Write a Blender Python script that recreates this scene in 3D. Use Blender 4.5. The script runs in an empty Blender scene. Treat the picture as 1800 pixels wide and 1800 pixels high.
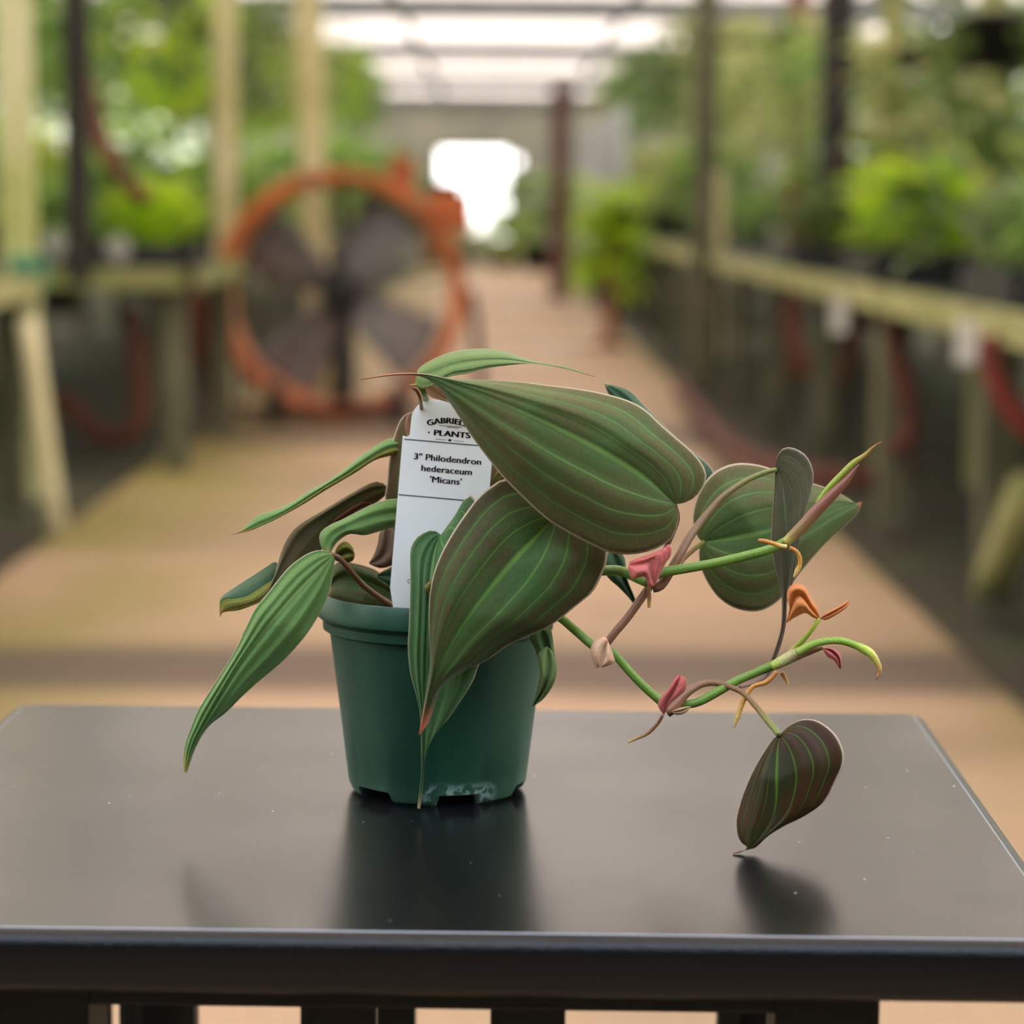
import bpy, bmesh, math, random
from mathutils import Vector, Matrix, noise
random.seed(11)
C = bpy.context.scene
COL = C.collection
PI = math.pi

# ------------------------------------------------------------------ camera
F = 4600.0                      # focal length in pixels of the 1800 px frame
CAM = Vector((0.0, 0.0, 0.90))
ROLL = 0.0065
def _basis():
    yv = Vector((872-900, 900-372, F)).normalized()          # world +Y seen in camera axes (right, up, forward)
    u0 = Vector((math.sin(ROLL), math.cos(ROLL), 0))
    u = (u0-yv*u0.dot(yv)).normalized()
    x = yv.cross(u)
    if x.x < 0: x = -x
    return Matrix((x, yv, u))                                # camera vector -> world vector
RM = _basis()
def ray(px, py): return RM @ Vector((px-900, 900-py, F))
def on_z(px, py, z):
    d = ray(px, py); return CAM + d*((z-CAM.z)/d.z)
def on_y(px, py, y):
    d = ray(px, py); return CAM + d*((y-CAM.y)/d.y)
cam_d = bpy.data.cameras.new('camera'); cam = bpy.data.objects.new('camera', cam_d); COL.objects.link(cam)
right, up, fwd = RM @ Vector((1,0,0)), RM @ Vector((0,1,0)), RM @ Vector((0,0,1))
M3 = Matrix((right, up, -fwd)).transposed()
cam.matrix_world = Matrix.Translation(CAM) @ M3.to_4x4()
cam_d.sensor_width = 36; cam_d.lens = 36*F/1800
cam_d.clip_start = 0.05; cam_d.clip_end = 300
C.camera = cam
TZ = 0.7055                                                  # table top height
POT = on_z(769, 1386, TZ)
D0 = POT.y
cam_d.dof.use_dof = True
cam_d.dof.focus_distance = (Vector((POT.x, D0-0.052, TZ+0.07))-CAM).dot(fwd)
cam_d.dof.aperture_fstop = 10.0
cam_d.dof.aperture_blades = 0

# ------------------------------------------------------------------ world and exposure
W = bpy.data.worlds.new('sky'); C.world = W; W.use_nodes = True
wn = W.node_tree; bg = wn.nodes['Background']
tc = wn.nodes.new('ShaderNodeTexCoord'); sx = wn.nodes.new('ShaderNodeSeparateXYZ'); rp = wn.nodes.new('ShaderNodeValToRGB')
wn.links.new(tc.outputs['Generated'], sx.inputs[0]); wn.links.new(sx.outputs[2], rp.inputs[0]); wn.links.new(rp.outputs[0], bg.inputs[0])
rp.color_ramp.elements[0].position = 0.0; rp.color_ramp.elements[0].color = (1.0, 0.98, 0.95, 1)
rp.color_ramp.elements[1].position = 0.6; rp.color_ramp.elements[1].color = (0.70, 0.83, 1.0, 1)
bg.inputs[1].default_value = 4.6
C.view_settings.view_transform = 'Standard'; C.view_settings.look = 'None'
C.view_settings.gamma = 1; C.view_settings.use_curve_mapping = False
C.view_settings.exposure = 0.18
C.cycles.max_bounces = 10; C.cycles.transparent_max_bounces = 8

# ------------------------------------------------------------------ helpers
def obj(name, bm, mats, parent=None, smooth=True):
    me = bpy.data.meshes.new(name); bm.to_mesh(me); bm.free()
    for m in (mats if isinstance(mats, (list, tuple)) else [mats]): me.materials.append(m)
    if smooth: me.polygons.foreach_set('use_smooth', [True]*len(me.polygons))
    o = bpy.data.objects.new(name, me); COL.objects.link(o)
    if parent is not None: o.parent = parent
    return o
def tag(o, label=None, cat=None, group=None, kind=None):
    if label: o['label'] = label
    if cat: o['category'] = cat
    if group: o['group'] = group
    if kind: o['kind'] = kind
    return o
def empty(name, label, cat, group=None, loc=(0,0,0)):
    o = bpy.data.objects.new(name, None); o.empty_display_size = .05; COL.objects.link(o); o.location = loc
    return tag(o, label, cat, group)
def copy_tree(o, parent=None):
    c = o.copy(); COL.objects.link(c); c.parent = parent
    for ch in list(o.children):
        if not ch.name.startswith('hanger_wire'): copy_tree(ch, c)
    return c
def box(bm, x0, x1, y0, y1, z0, z1, mtx=None):
    vs = [bm.verts.new(Vector(p)) for p in ((x0,y0,z0),(x1,y0,z0),(x1,y1,z0),(x0,y1,z0),(x0,y0,z1),(x1,y0,z1),(x1,y1,z1),(x0,y1,z1))]
    if mtx is not None:
        for v in vs: v.co = mtx @ v.co
    for f in ((0,3,2,1),(4,5,6,7),(0,1,5,4),(1,2,6,5),(2,3,7,6),(3,0,4,7)): bm.faces.new([vs[i] for i in f])
    return vs
def boxbm(*a, bevel=0, mtx=None):
    bm = bmesh.new(); box(bm, *a, mtx=mtx)
    if bevel: bmesh.ops.bevel(bm, geom=list(bm.edges), offset=bevel, segments=2, affect='EDGES', profile=.6)
    return bm
def catmull(pts, n):
    """pts: list of equal length tuples -> n+1 samples by arc length"""
    P = [Vector(p) if len(p) <= 4 else p for p in pts]
    Q = [P[0]+(P[0]-P[1])] + P + [P[-1]+(P[-1]-P[-2])]
    out = []
    for i in range(1, len(Q)-2):
        for k in range(8):
            t = k/8; a, b, c, d = Q[i-1], Q[i], Q[i+1], Q[i+2]
            out.append(.5*((2*b)+(c-a)*t+(2*a-5*b+4*c-d)*t*t+(3*b-a-3*c+d)*t*t*t))
    out.append(P[-1])
    L = [0]
    for i in range(1, len(out)): L.append(L[-1]+(Vector(out[i][:3])-Vector(out[i-1][:3])).length)
    res = []; j = 0
    for k in range(n+1):
        s = L[-1]*k/n
        while j < len(L)-2 and L[j+1] < s: j += 1
        seg = L[j+1]-L[j]; t = 0 if seg < 1e-12 else (s-L[j])/seg
        res.append(out[j].lerp(out[j+1], min(1,max(0,t))))
    return res
def tube(bm, pts, rad, seg=10, n=None, cap=True):
    """pts world vectors with matching radii"""
    P4 = [Vector((p[0],p[1],p[2],r)) for p, r in zip(pts, rad)]
    S = catmull(P4, n or max(6, len(pts)*5))
    prev = None; rings = []
    up0 = Vector((.13,.2,.97))
    for i, s in enumerate(S):
        a = Vector(S[max(0,i-1)][:3]); b = Vector(S[min(len(S)-1,i+1)][:3])
        t = (b-a).normalized()
        if prev is None: nrm = t.orthogonal().normalized()
        else:
            nrm = (prev-t*prev.dot(t)).normalized()
        prev = nrm; bi = t.cross(nrm); r = max(s[3], 1e-5)
        c = Vector(s[:3])
        rings.append([bm.verts.new(c+(nrm*math.cos(2*PI*k/seg)+bi*math.sin(2*PI*k/seg))*r) for k in range(seg)])
    for a, b in zip(rings, rings[1:]):
        for k in range(seg): bm.faces.new((a[k], a[(k+1)%seg], b[(k+1)%seg], b[k]))
    if cap:
        bm.faces.new(rings[0][::-1]); bm.faces.new(rings[-1])
    uvl = bm.loops.layers.uv.get('UVMap') or bm.loops.layers.uv.new('UVMap')
    for i, rg in enumerate(rings):
        for v in rg:
            for l in v.link_loops: l[uvl].uv = (i/(len(rings)-1), .5)
    return bm
def lathe(bm, prof, seg=96, zfun=None, c=(0,0,0)):
    rings = []
    for r, z in prof:
        rings.append([bm.verts.new((c[0]+r*math.cos(2*PI*k/seg), c[1]+r*math.sin(2*PI*k/seg), c[2]+z)) for k in range(seg)])
    for a, b in zip(rings, rings[1:]):
        for k in range(seg): bm.faces.new((a[k], a[(k+1)%seg], b[(k+1)%seg], b[k]))
    return rings

# ------------------------------------------------------------------ materials
def srgb(r, g, b):
    f = lambda c: c/12.92 if c <= .04045 else ((c+.055)/1.055)**2.4
    return (f(r/255), f(g/255), f(b/255), 1)
class N:
    def __init__(s, name):
        s.m = bpy.data.materials.new(name); s.m.use_nodes = True; s.t = s.m.node_tree; s.b = s.t.nodes['Principled BSDF']; s.out = s.t.nodes['Material Output']
    def n(s, typ, **kw):
        x = s.t.nodes.new(typ)
        for k, v in kw.items(): setattr(x, k, v)
        return x
    def l(s, a, b): s.t.links.new(a, b)
    def val(s, sock, v):
        if hasattr(v, 'is_output'): s.l(v, sock)
        else: sock.default_value = v
    def math(s, op, a, b=0.0, c=None, clamp=False):
        x = s.n('ShaderNodeMath', operation=op, use_clamp=clamp); s.val(x.inputs[0], a); s.val(x.inputs[1], b)
        if c is not None: s.val(x.inputs[2], c)
        return x.outputs[0]
    def mix(s, f, a, b, blend='MIX'):
        x = s.n('ShaderNodeMix', data_type='RGBA', blend_type=blend); s.val(x.inputs[0], f); s.val(x.inputs[6], a); s.val(x.inputs[7], b); return x.outputs[2]
    def coord(s, which='Object'): return s.n('ShaderNodeTexCoord').outputs[which]
    def noise(s, scale, detail=3, vec=None, rough=.5, stretch=None):
        x = s.n('ShaderNodeTexNoise'); x.inputs['Scale'].default_value = scale; x.inputs['Detail'].default_value = detail; x.inputs['Roughness'].default_value = rough
        vec = vec or s.coord()
        if stretch:
            mp = s.n('ShaderNodeMapping'); mp.inputs['Scale'].default_value = stretch; s.l(vec, mp.inputs[0]); vec = mp.outputs[0]
        s.l(vec, x.inputs['Vector']); return x.outputs[0]
    def ramp(s, v, p0, p1, a=0.0, b=1.0):
        x = s.n('ShaderNodeMapRange', interpolation_type='SMOOTHSTEP'); s.val(x.inputs[0], v)
        for i, k in zip((1,2,3,4), (p0,p1,a,b)): x.inputs[i].default_value = k
        return x.outputs[0]
    def bump(s, h, strength=.3, dist=.001):
        x = s.n('ShaderNodeBump'); x.inputs['Strength'].default_value = strength; x.inputs['Distance'].default_value = dist
        s.l(h, x.inputs['Height']); s.l(x.outputs[0], s.b.inputs['Normal'])
def plain(name, col, rough=.6, col2=None, scale=20, metal=0, spec=.5, bump=0, bs=200):
    k = N(name); k.b.inputs['Roughness'].default_value = rough; k.b.inputs['Metallic'].default_value = metal
    k.b.inputs['Specular IOR Level'].default_value = spec
    c2 = col2 or tuple(list(x*.7 for x in col[:3])+[1])
    k.l(k.mix(k.ramp(k.noise(scale, 4), .3, .7), col, c2), k.b.inputs['Base Color'])
    if bump: k.bump(k.noise(bs, 3), bump)
    return k.m

def leaf_mat(name, base, brown, vein, brownamt=.5, rough=.62, sheen=.22, transl=.12, tip=None, tipstart=.9, speck=True):
    k = N(name)
    uv = k.n('ShaderNodeUVMap'); uv.uv_map = 'leaf'
    sp = k.n('ShaderNodeSeparateXYZ'); k.l(uv.outputs[0], sp.inputs[0])
    u = sp.outputs[0]; v = k.math('MULTIPLY', k.math('SUBTRACT', sp.outputs[1], .5), 2.0)
    av = k.math('ABSOLUTE', v)
    # narrow side veins along constant v, midrib at v = 0
    fade = k.ramp(u, .0, .95, 1.0, .15)
    tot = None
    for c, w, a in ((0.0,.042,1.0),(.30,.017,.85),(.55,.015,.8),(.78,.015,.7),(.42,.005,.12),(.67,.005,.12)):
        d = k.math('ABSOLUTE', k.math('SUBTRACT', av, c))
        if c == 0.0:
            w_ = k.math('ADD', .018, k.math('MULTIPLY', k.math('POWER', k.math('SUBTRACT', 1.0, u), 2.5), .085))
            mk = k.math('MULTIPLY', k.ramp(k.math('DIVIDE', d, w_), 1.0, .2, 0.0, 1.0), 1.0)
        else: mk = k.math('MULTIPLY', k.ramp(d, w, w*.25, 0.0, 1.0), a)
        tot = mk if tot is None else k.math('MAXIMUM', tot, mk)
    tot = k.math('MULTIPLY', tot, fade)
    n1 = k.noise(55, 3, stretch=(1,1,1)); n2 = k.noise(900, 2); n3 = k.noise(2600, 2)
    # bronze shade lies between the veins and towards the margin
    dmin = None
    for c in (0.0, .30, .55, .78):
        d = k.math('ABSOLUTE', k.math('SUBTRACT', av, c)); dmin = d if dmin is None else k.math('MINIMUM', dmin, d)
    bm_ = k.math('MULTIPLY', k.ramp(k.math('ADD', k.math('MULTIPLY', n1, .9), k.math('MULTIPLY', av, .30)), .36, .72), k.ramp(dmin, .0, .10, .35, 1))
    bm_ = k.math('MULTIPLY', bm_, brownamt*1.5, clamp=True)
    col = k.mix(bm_, base, brown)
    col = k.mix(k.ramp(n2, .3, .75, 0, .22), col, tuple([min(1, x*1.9) for x in base[:3]]+[1]))
    col = k.mix(k.math('MULTIPLY', tot, .72), col, vein)
    col = k.mix(k.ramp(av, .970, .985, 0, .9), col, srgb(196,172,150))
    if tip: col = k.mix(k.ramp(u, tipstart, min(1, tipstart+.1)), col, tuple([min(1,c_*1.7) for c_ in tip[:3]]+[1]))
    if speck: col = k.mix(k.ramp(n3, .73, .80, 0, .45), col, (.55,.6,.5,1))
    k.l(col, k.b.inputs['Base Color'])
    k.b.inputs['Roughness'].default_value = rough
    k.b.inputs['Sheen Weight'].default_value = sheen; k.b.inputs['Sheen Roughness'].default_value = .35; k.b.inputs['Sheen Tint'].default_value = (.85,.95,.8,1)
    k.b.inputs['Specular IOR Level'].default_value = .22
    h = k.math('ADD', k.math('MULTIPLY', tot, -.25), k.math('MULTIPLY', n2, .25))
    k.bump(h, .35, .0006)
    tr = k.n('ShaderNodeBsdfTranslucent'); k.l(k.mix(.5, col, tuple([min(1,x*2.2) for x in vein[:3]]+[1])), tr.inputs[0])
    mx = k.n('ShaderNodeMixShader'); mx.inputs[0].default_value = transl
    k.l(k.b.outputs[0], mx.inputs[1]); k.l(tr.outputs[0], mx.inputs[2]); k.l(mx.outputs[0], k.out.inputs[0])
    return k.m
RED = srgb(165,75,70)
LM = {
 'mid':   leaf_mat('velvet_leaf_green', srgb(77,98,53), srgb(100,84,52), srgb(129,163,83), .6, tip=srgb(146,75,57), tipstart=.80),
 'rear':  leaf_mat('velvet_leaf_rear', srgb(75,96,52), srgb(98,83,50), srgb(127,160,82), .6, tip=srgb(143,74,56), tipstart=.955),
 'dark':  leaf_mat('velvet_leaf_dark', srgb(51,78,33), srgb(69,54,28), srgb(104,138,54), .75, tip=srgb(155,80,60), tipstart=.88),
 'green': leaf_mat('velvet_leaf_fresh', srgb(86,119,63), srgb(97,119,63), srgb(149,162,84), .3, tip=srgb(121,110,56), tipstart=.90),
 'side':  leaf_mat('velvet_leaf_muted', srgb(64,101,58), srgb(82,97,59), srgb(137,170,99), .4, tip=srgb(144,122,88), tipstart=.93),  # muted green blade with paler veins
 'light': leaf_mat('velvet_leaf_pale', srgb(118,138,84), srgb(128,136,84), srgb(131,152,80), .3, transl=.35, tip=srgb(143,84,64), tipstart=.92),
 'blue':  leaf_mat('velvet_leaf_bluish', srgb(53,79,54), srgb(62,78,52), srgb(87,113,71), .3, tip=srgb(130,130,87), tipstart=.95),
 'bronze':leaf_mat('velvet_leaf_bronze', srgb(34,36,8), srgb(58,30,10), srgb(96,124,26), .8, rough=.5, sheen=.0, transl=.05, tip=srgb(120,60,46), tipstart=.90),
 'olive': leaf_mat('velvet_leaf_olive', srgb(70,71,34), srgb(82,60,35), srgb(95,100,48), .8, tip=srgb(104,69,41), tipstart=.92),
 'taupe': leaf_mat('velvet_leaf_taupe', srgb(85,86,62), srgb(96,84,67), srgb(120,134,80), .7, tip=srgb(86,66,57), tipstart=.62),
 'under': leaf_mat('leaf_underside', srgb(104,112,42), srgb(121,83,41), srgb(131,131,58), .5, sheen=.1, tip=srgb(129,79,42), tipstart=.85, speck=False),
 'underbrown': leaf_mat('leaf_underside_brown', srgb(108,74,45), srgb(120,70,49), srgb(121,96,56), .6, sheen=.1, speck=False),
 'dead':  leaf_mat('leaf_withered', srgb(121,97,78), srgb(104,79,62), srgb(139,113,88), .6, sheen=.1, speck=False),
 'orange':leaf_mat('leaf_young_orange', srgb(235,150,90), srgb(215,110,80), srgb(240,200,110), .5, transl=.3, sheen=.15, speck=False),
 'sheath':leaf_mat('leaf_sheath_red', srgb(216,112,108), srgb(185,76,78), srgb(235,180,160), .6, transl=.2, sheen=.15, speck=False),
 'papery':leaf_mat('leaf_sheath_pale', srgb(222,190,150), srgb(205,130,115), srgb(228,205,170), .5, transl=.25, sheen=.1, speck=False),
}
LM['rim'] = plain('leaf_margin', srgb(170,140,115), .6, srgb(150,110,95), 300)

def stem_mat(name, stops, rough=.42):
    k = N(name); uv = k.n('ShaderNodeUVMap'); uv.uv_map = 'UVMap'
    sp = k.n('ShaderNodeSeparateXYZ'); k.l(uv.outputs[0], sp.inputs[0])
    r = k.n('ShaderNodeValToRGB'); k.l(sp.outputs[0], r.inputs[0]); e = r.color_ramp.elements
    e[0].position, e[0].color = stops[0]; e[1].position, e[1].color = stops[-1]
    for p, c in stops[1:-1]: x = e.new(p); x.color = c
    nz = k.noise(1500, 3)
    k.l(k.mix(k.ramp(nz, .3, .75, 0, .35), r.outputs[0], srgb(60,70,30)), k.b.inputs['Base Color'])
    k.b.inputs['Roughness'].default_value = rough; k.b.inputs['Subsurface Weight'].default_value = 0
    k.bump(k.noise(900, 2), .2, .0003)
    return k.m
SG = stem_mat('vine_green', [(0,srgb(92,126,46)),(.5,srgb(116,148,50)),(1,srgb(104,138,44))])
SB = stem_mat('petiole_brown', [(0,srgb(135,85,62)),(1,srgb(142,92,66))])
SBG = stem_mat('petiole_brown_to_green', [(0,srgb(145,92,72)),(.65,srgb(125,95,58)),(1,srgb(120,130,60))])
SM = stem_mat('petiole_mauve', [(0,srgb(120,85,80)),(1,srgb(105,80,78))])
SY = stem_mat('petiole_lime', [(0,srgb(175,150,70)),(.4,srgb(150,170,50)),(1,srgb(200,205,70))])
SBUD = stem_mat('bud_sheath', [(0,srgb(190,175,80)),(.12,srgb(140,110,60)),(.4,srgb(135,80,62)),(1,srgb(120,60,50))])
SGB = stem_mat('bud_leaf_green', [(0,srgb(135,165,45)),(.6,srgb(150,150,55)),(1,srgb(160,75,50))])
SNODE = stem_mat('node_pale', [(0,srgb(165,190,70)),(.3,srgb(195,180,120)),(.7,srgb(165,125,85)),(1,srgb(140,100,70))])
SHOOT = stem_mat('shoot_tip', [(0,srgb(150,170,70)),(.55,srgb(130,165,40)),(.72,srgb(210,215,90)),(1,srgb(205,110,95))])
SR = stem_mat('aerial_root_orange', [(0,srgb(190,115,50)),(.6,srgb(215,145,60)),(1,srgb(235,200,130))])
SRB = stem_mat('aerial_root_brown', [(0,srgb(120,70,45)),(.5,srgb(140,90,50)),(1,srgb(205,160,90))])

# ------------------------------------------------------------------ leaf builder
def leaf(name, mid, left, right_, dy, mats='mid', lm=None, rm=None, sideL=0.0, sideR=0.0, camber=.0025, quilt=.0005, qp=.262, parent=None, nu=34, nv=9, thick=.00035, label=None, rimw=True):
    """mid/left/right_: picture outlines that all start at the petiole joint and end at the tip.
    dy: distances (metres, relative to the pot axis) along the midrib; sideL/sideR: extra distance at the half width."""
    Mp = catmull([Vector((*p, 0)) for p in mid], nu)
    Lp = catmull([Vector((*p, 0)) for p in left], nu)
    Rp = catmull([Vector((*p, 0)) for p in right_], nu)
    if not isinstance(dy, (list, tuple)): dy = (dy, dy)
    def dist(u):
        s = u*(len(dy)-1); i = min(int(s), len(dy)-2); t = s-i
        return dy[i]*(1-t)+dy[i+1]*t
    bm = bmesh.new(); uvl = bm.loops.layers.uv.new('leaf')
    cols = list(range(-nv, nv+1)); front = []; back = []; uvs = {}
    for i in range(nu+1):
        u = i/nu; fr = []; bk = []
        env = math.sin(PI*min(1,max(0,u)))**.7 if 0 < u < 1 else 0
        for j in cols:
            v = j/nv; E = Lp if v < 0 else Rp; a = abs(v)
            p = Mp[i].lerp(E[i], a)
            sd = sideL if v < 0 else sideR
            d = dist(u) + sd*env*a**1.4 - camber*env*math.sin(PI*a)**2*1.0
            d += quilt*.55*env*math.cos(a*PI*2/qp)*(1 if a < .95 else .3)
            w = on_y(p.x, p.y, D0+d)
            vw = (w-CAM).normalized()
            f_ = bm.verts.new(w); b_ = bm.verts.new(w+vw*thick)
            uvs[f_] = (u, v*.5+.5); uvs[b_] = (u, v*.5+.5)
            fr.append(f_); bk.append(b_)
        front.append(fr); back.append(bk)
    lm = lm or 0; rm = rm or 0
    def quad(a, b, c, d, mi):
        try: f = bm.faces.new((a,b,c,d)); f.material_index = mi; f.smooth = True; return f
        except ValueError: return None
    for i in range(nu):
        for j in range(2*nv):
            lside = j < nv
            sel = lm if lside else rm
            quad(front[i][j], front[i][j+1], front[i+1][j+1], front[i+1][j], sel)
            quad(back[i][j+1], back[i][j], back[i+1][j], back[i+1][j+1], 1-sel)
    for i in range(nu):
        quad(front[i][0], front[i+1][0], back[i+1][0], back[i][0], 2)
        quad(front[i+1][-1], front[i][-1], back[i][-1], back[i+1][-1], 2)
    for v, c in uvs.items():
        for l in v.link_loops: l[uvl].uv = c
    bmesh.ops.dissolve_degenerate(bm, dist=1e-7, edges=bm.edges)
    mt = [LM[mats] if isinstance(mats, str) else LM[mats[0]], LM['under'] if isinstance(mats, str) else LM[mats[1]], LM['rim']]
    o = obj(name, bm, mt, parent)
    if rimw:                                                   # fine pale hair line that edges the blade
        pass
    if label: o['label'] = label
    return o
def stem(name, pts, rad, dy, mat, parent, label=None, seg=12, n=None):
    if not isinstance(dy, (list, tuple)): dy = [dy]*len(pts)
    if len(dy) != len(pts):
        dd = []
        for i in range(len(pts)):
            s = i/(len(pts)-1)*(len(dy)-1); k = min(int(s), len(dy)-2); t = s-k; dd.append(dy[k]*(1-t)+dy[k+1]*t)
        dy = dd
    if not isinstance(rad, (list, tuple)): rad = [rad]*len(pts)
    if len(rad) != len(pts):
        dd = []
        for i in range(len(pts)):
            s = i/(len(pts)-1)*(len(rad)-1); k = min(int(s), len(rad)-2); t = s-k; dd.append(rad[k]*(1-t)+rad[k+1]*t)
        rad = dd
    W_ = [on_y(p[0], p[1], D0+d) for p, d in zip(pts, dy)]
    R_ = [r*(D0+d)/F for r, d in zip(rad, dy)]
    bm = bmesh.new(); tube(bm, W_, R_, seg, n)
    o = obj(name, bm, mat, parent)
    if label: o['label'] = label
    return o

# ================================================================== SETTING
k = N('path_concrete'); pc = k.coord('Object')
n_big = k.noise(.55, 4, pc, stretch=(.5,1.6,1)); n_med = k.noise(2.2, 5, pc, stretch=(.7,1.2,1)); n_f = k.noise(40, 4, pc)
col = k.mix(k.ramp(n_big, .35, .7), srgb(182,150,120), srgb(142,118,90))
col = k.mix(k.ramp(n_med, .5, .78, 0, .6), col, srgb(126,102,84))
sp = k.n('ShaderNodeSeparateXYZ'); k.l(pc, sp.inputs[0])
X, Y = sp.outputs[0], sp.outputs[1]
wob = k.math('MULTIPLY', k.math('SUBTRACT', n_med, .5), .55)
edgeL = k.ramp(k.math('ADD', X, wob), -.42, -1.0); edgeR = k.ramp(k.math('ADD', X, wob), .72, 1.05)
moss = k.math('MULTIPLY', k.math('MAXIMUM', edgeL, k.math('MULTIPLY', edgeR, .8)), k.ramp(k.noise(1.1, 3, pc), .3, .55))
col = k.mix(k.math('MULTIPLY', moss, .85), col, srgb(126,116,40))
# wet dark band across the near path; farther band paints a shadow line near the fan
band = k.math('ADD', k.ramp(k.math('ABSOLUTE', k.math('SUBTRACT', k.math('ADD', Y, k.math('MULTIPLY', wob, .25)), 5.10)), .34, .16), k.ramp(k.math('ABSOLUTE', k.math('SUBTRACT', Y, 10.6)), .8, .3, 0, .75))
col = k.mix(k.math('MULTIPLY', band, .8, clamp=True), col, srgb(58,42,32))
wet = k.math('MULTIPLY', k.ramp(n_med, .52, .68), k.ramp(Y, 5, 9))
col = k.mix(k.ramp(n_f, .3, .7, 0, .18), col, srgb(110,92,76))
k.l(col, k.b.inputs['Base Color']); k.b.inputs['Roughness'].default_value = .55
k.l(k.ramp(wet, 0, 1, .7, .38), k.b.inputs['Roughness']); k.bump(n_f, .3, .004)
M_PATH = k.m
k = N('bed_soil'); n1 = k.noise(3, 5); n2 = k.noise(14, 4)
col = k.mix(k.ramp(n1, .42, .62), srgb(58,44,32), srgb(54,58,24)); col = k.mix(k.ramp(n2, .5, .75, 0, .7), col, srgb(40,32,24))
k.l(col, k.b.inputs['Base Color']); k.b.inputs['Roughness'].default_value = .95; k.bump(n2, .6, .03); M_SOIL = k.m

def struct(name, bm, m, label=None, smooth=False):
    o = obj(name, bm, m, None, smooth); o['kind'] = 'structure'
    if label: o['label'] = label
    return o
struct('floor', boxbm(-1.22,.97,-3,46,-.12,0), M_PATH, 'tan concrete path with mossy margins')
struct('ground', boxbm(-9,9,-6,70,-.3,-.03), M_SOIL, 'dark soil bed under the benches')
M_POLY = N('roof_poly'); t = M_POLY.n('ShaderNodeBsdfTranslucent'); t.inputs[0].default_value = (.88,.76,.66,1)
d = M_POLY.n('ShaderNodeBsdfDiffuse'); d.inputs[0].default_value = (.5,.5,.48,1); mx = M_POLY.n('ShaderNodeMixShader'); mx.inputs[0].default_value = .12
M_POLY.l(t.outputs[0], mx.inputs[1]); M_POLY.l(d.outputs[0], mx.inputs[2]); M_POLY.l(mx.outputs[0], M_POLY.out.inputs[0]); M_POLY = M_POLY.m
M_WALLP = N('wall_poly'); t = M_WALLP.n('ShaderNodeBsdfTranslucent'); t.inputs[0].default_value = (.95,.96,.80,1)
d = M_WALLP.n('ShaderNodeBsdfDiffuse'); d.inputs[0].default_value = (.4,.43,.38,1); mx = M_WALLP.n('ShaderNodeMixShader'); mx.inputs[0].default_value = .3
M_WALLP.l(t.outputs[0], mx.inputs[1]); M_WALLP.l(d.outputs[0], mx.inputs[2]); M_WALLP.l(mx.outputs[0], M_WALLP.out.inputs[0]); M_WALLP = M_WALLP.m
M_STEEL = plain('galvanised_steel', srgb(120,122,126), .5, srgb(92,94,98), 6, .3)
# roof: bays running across the path, gutter to ridge to gutter
bays = [(0.1,4.5),(4.5,11.5),(11.5,18.5),(18.5,25.5),(25.5,32.5),(32.5,39.5),(39.5,46.5)]
roof = empty('ceiling', 'white ridged greenhouse roof above the path', 'roof'); del roof['category']; roof['kind'] = 'structure'
for y0, y1 in bays:
    bm = bmesh.new(); ym = (y0+y1)/2; G, RZ = 2.95, 4.1
    for a, b in (((y0,G),(ym,RZ)),((ym,RZ),(y1,G))):
        box(bm, -5.2, 5.2, 0, 1, 0, .008)
        vs = bm.verts[:] if False else list(bm.verts)[-8:]
        for v in vs:
            t_ = v.co.y; v.co.y = a[0]+(b[0]-a[0])*t_; v.co.z = a[1]+(b[1]-a[1])*t_+v.co.z
    obj('roof_panel', bm, M_POLY, roof, False)
    obj('gutter_beam', boxbm(-5.2,5.2,y1-.09,y1+.09,G-.22,G), M_STEEL, roof, False)
    for q in (.3, .62):
        zz = G+(RZ-G)*q
        obj('purlin', boxbm(-5.2,5.2,ym+(y1-ym)*(1-q)-.04,ym+(y1-ym)*(1-q)+.04,zz-.09,zz-.01), M_STEEL, roof, False)
        obj('purlin', boxbm(-5.2,5.2,y0+(ym-y0)*q-.04,y0+(ym-y0)*q+.04,zz-.09,zz-.01), M_STEEL, roof, False)
    for xx in (-3.4,-.95,1.25,3.4):
        obj('truss_chord', boxbm(xx-.03,xx+.03,y0,y1,G-.12,G-.05), M_STEEL, roof, False)
struct('wall_left', boxbm(-5.25,-5.2,-3.0,46.5,-.03,2.95), M_WALLP, 'translucent side wall behind the benches')
struct('wall_right', boxbm(5.2,5.25,-3.0,46.5,-.03,2.95), M_WALLP, 'translucent side wall behind the benches')
bm = bmesh.new()
for a in ((-5.2,-1.02,-.03,2.95),(.22,.29,-.03,2.95),(.42,5.2,-.03,2.95),(-1.02,.22,1.98,2.95),(.29,.42,-.03,1.70),(.29,.42,1.86,2.95)): box(bm, a[0],a[1],46.5,46.55,a[2],a[3])
obj('light_blocker_board', boxbm(-5.2,5.2,-3.0,-1.9,2.9,2.95), plain('light_blocker_board', srgb(40,36,32), .9, srgb(30,28,25), 3), roof, False)  # unseen opaque board added overhead so less light comes from the front
struct('wall_front_added', boxbm(-5.25,5.25,-3.1,-3.0,-.03,2.95), plain('light_cutting_wall', srgb(30,26,22), .9, srgb(22,20,17), 3), 'unseen dark wall added behind the camera to cut light')  # added out of view to keep the light from behind the camera low
struct('wall_back', bm, plain('end_wall_board', srgb(150,146,132), .8, srgb(128,126,118), 1.5), 'greyish end wall around the bright doorway')
bm = bmesh.new()
box(bm, -1.08,-1.0,46.42,46.52,0,2.04); box(bm, .20,.26,46.42,46.52,0,2.04); box(bm, -1.0,.20,46.42,46.52,1.97,2.04)
struct('door_1', bm, plain('door_frame_wood', srgb(90,76,66), .7), 'frame of the bright open doorway at the end of the path')

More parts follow.
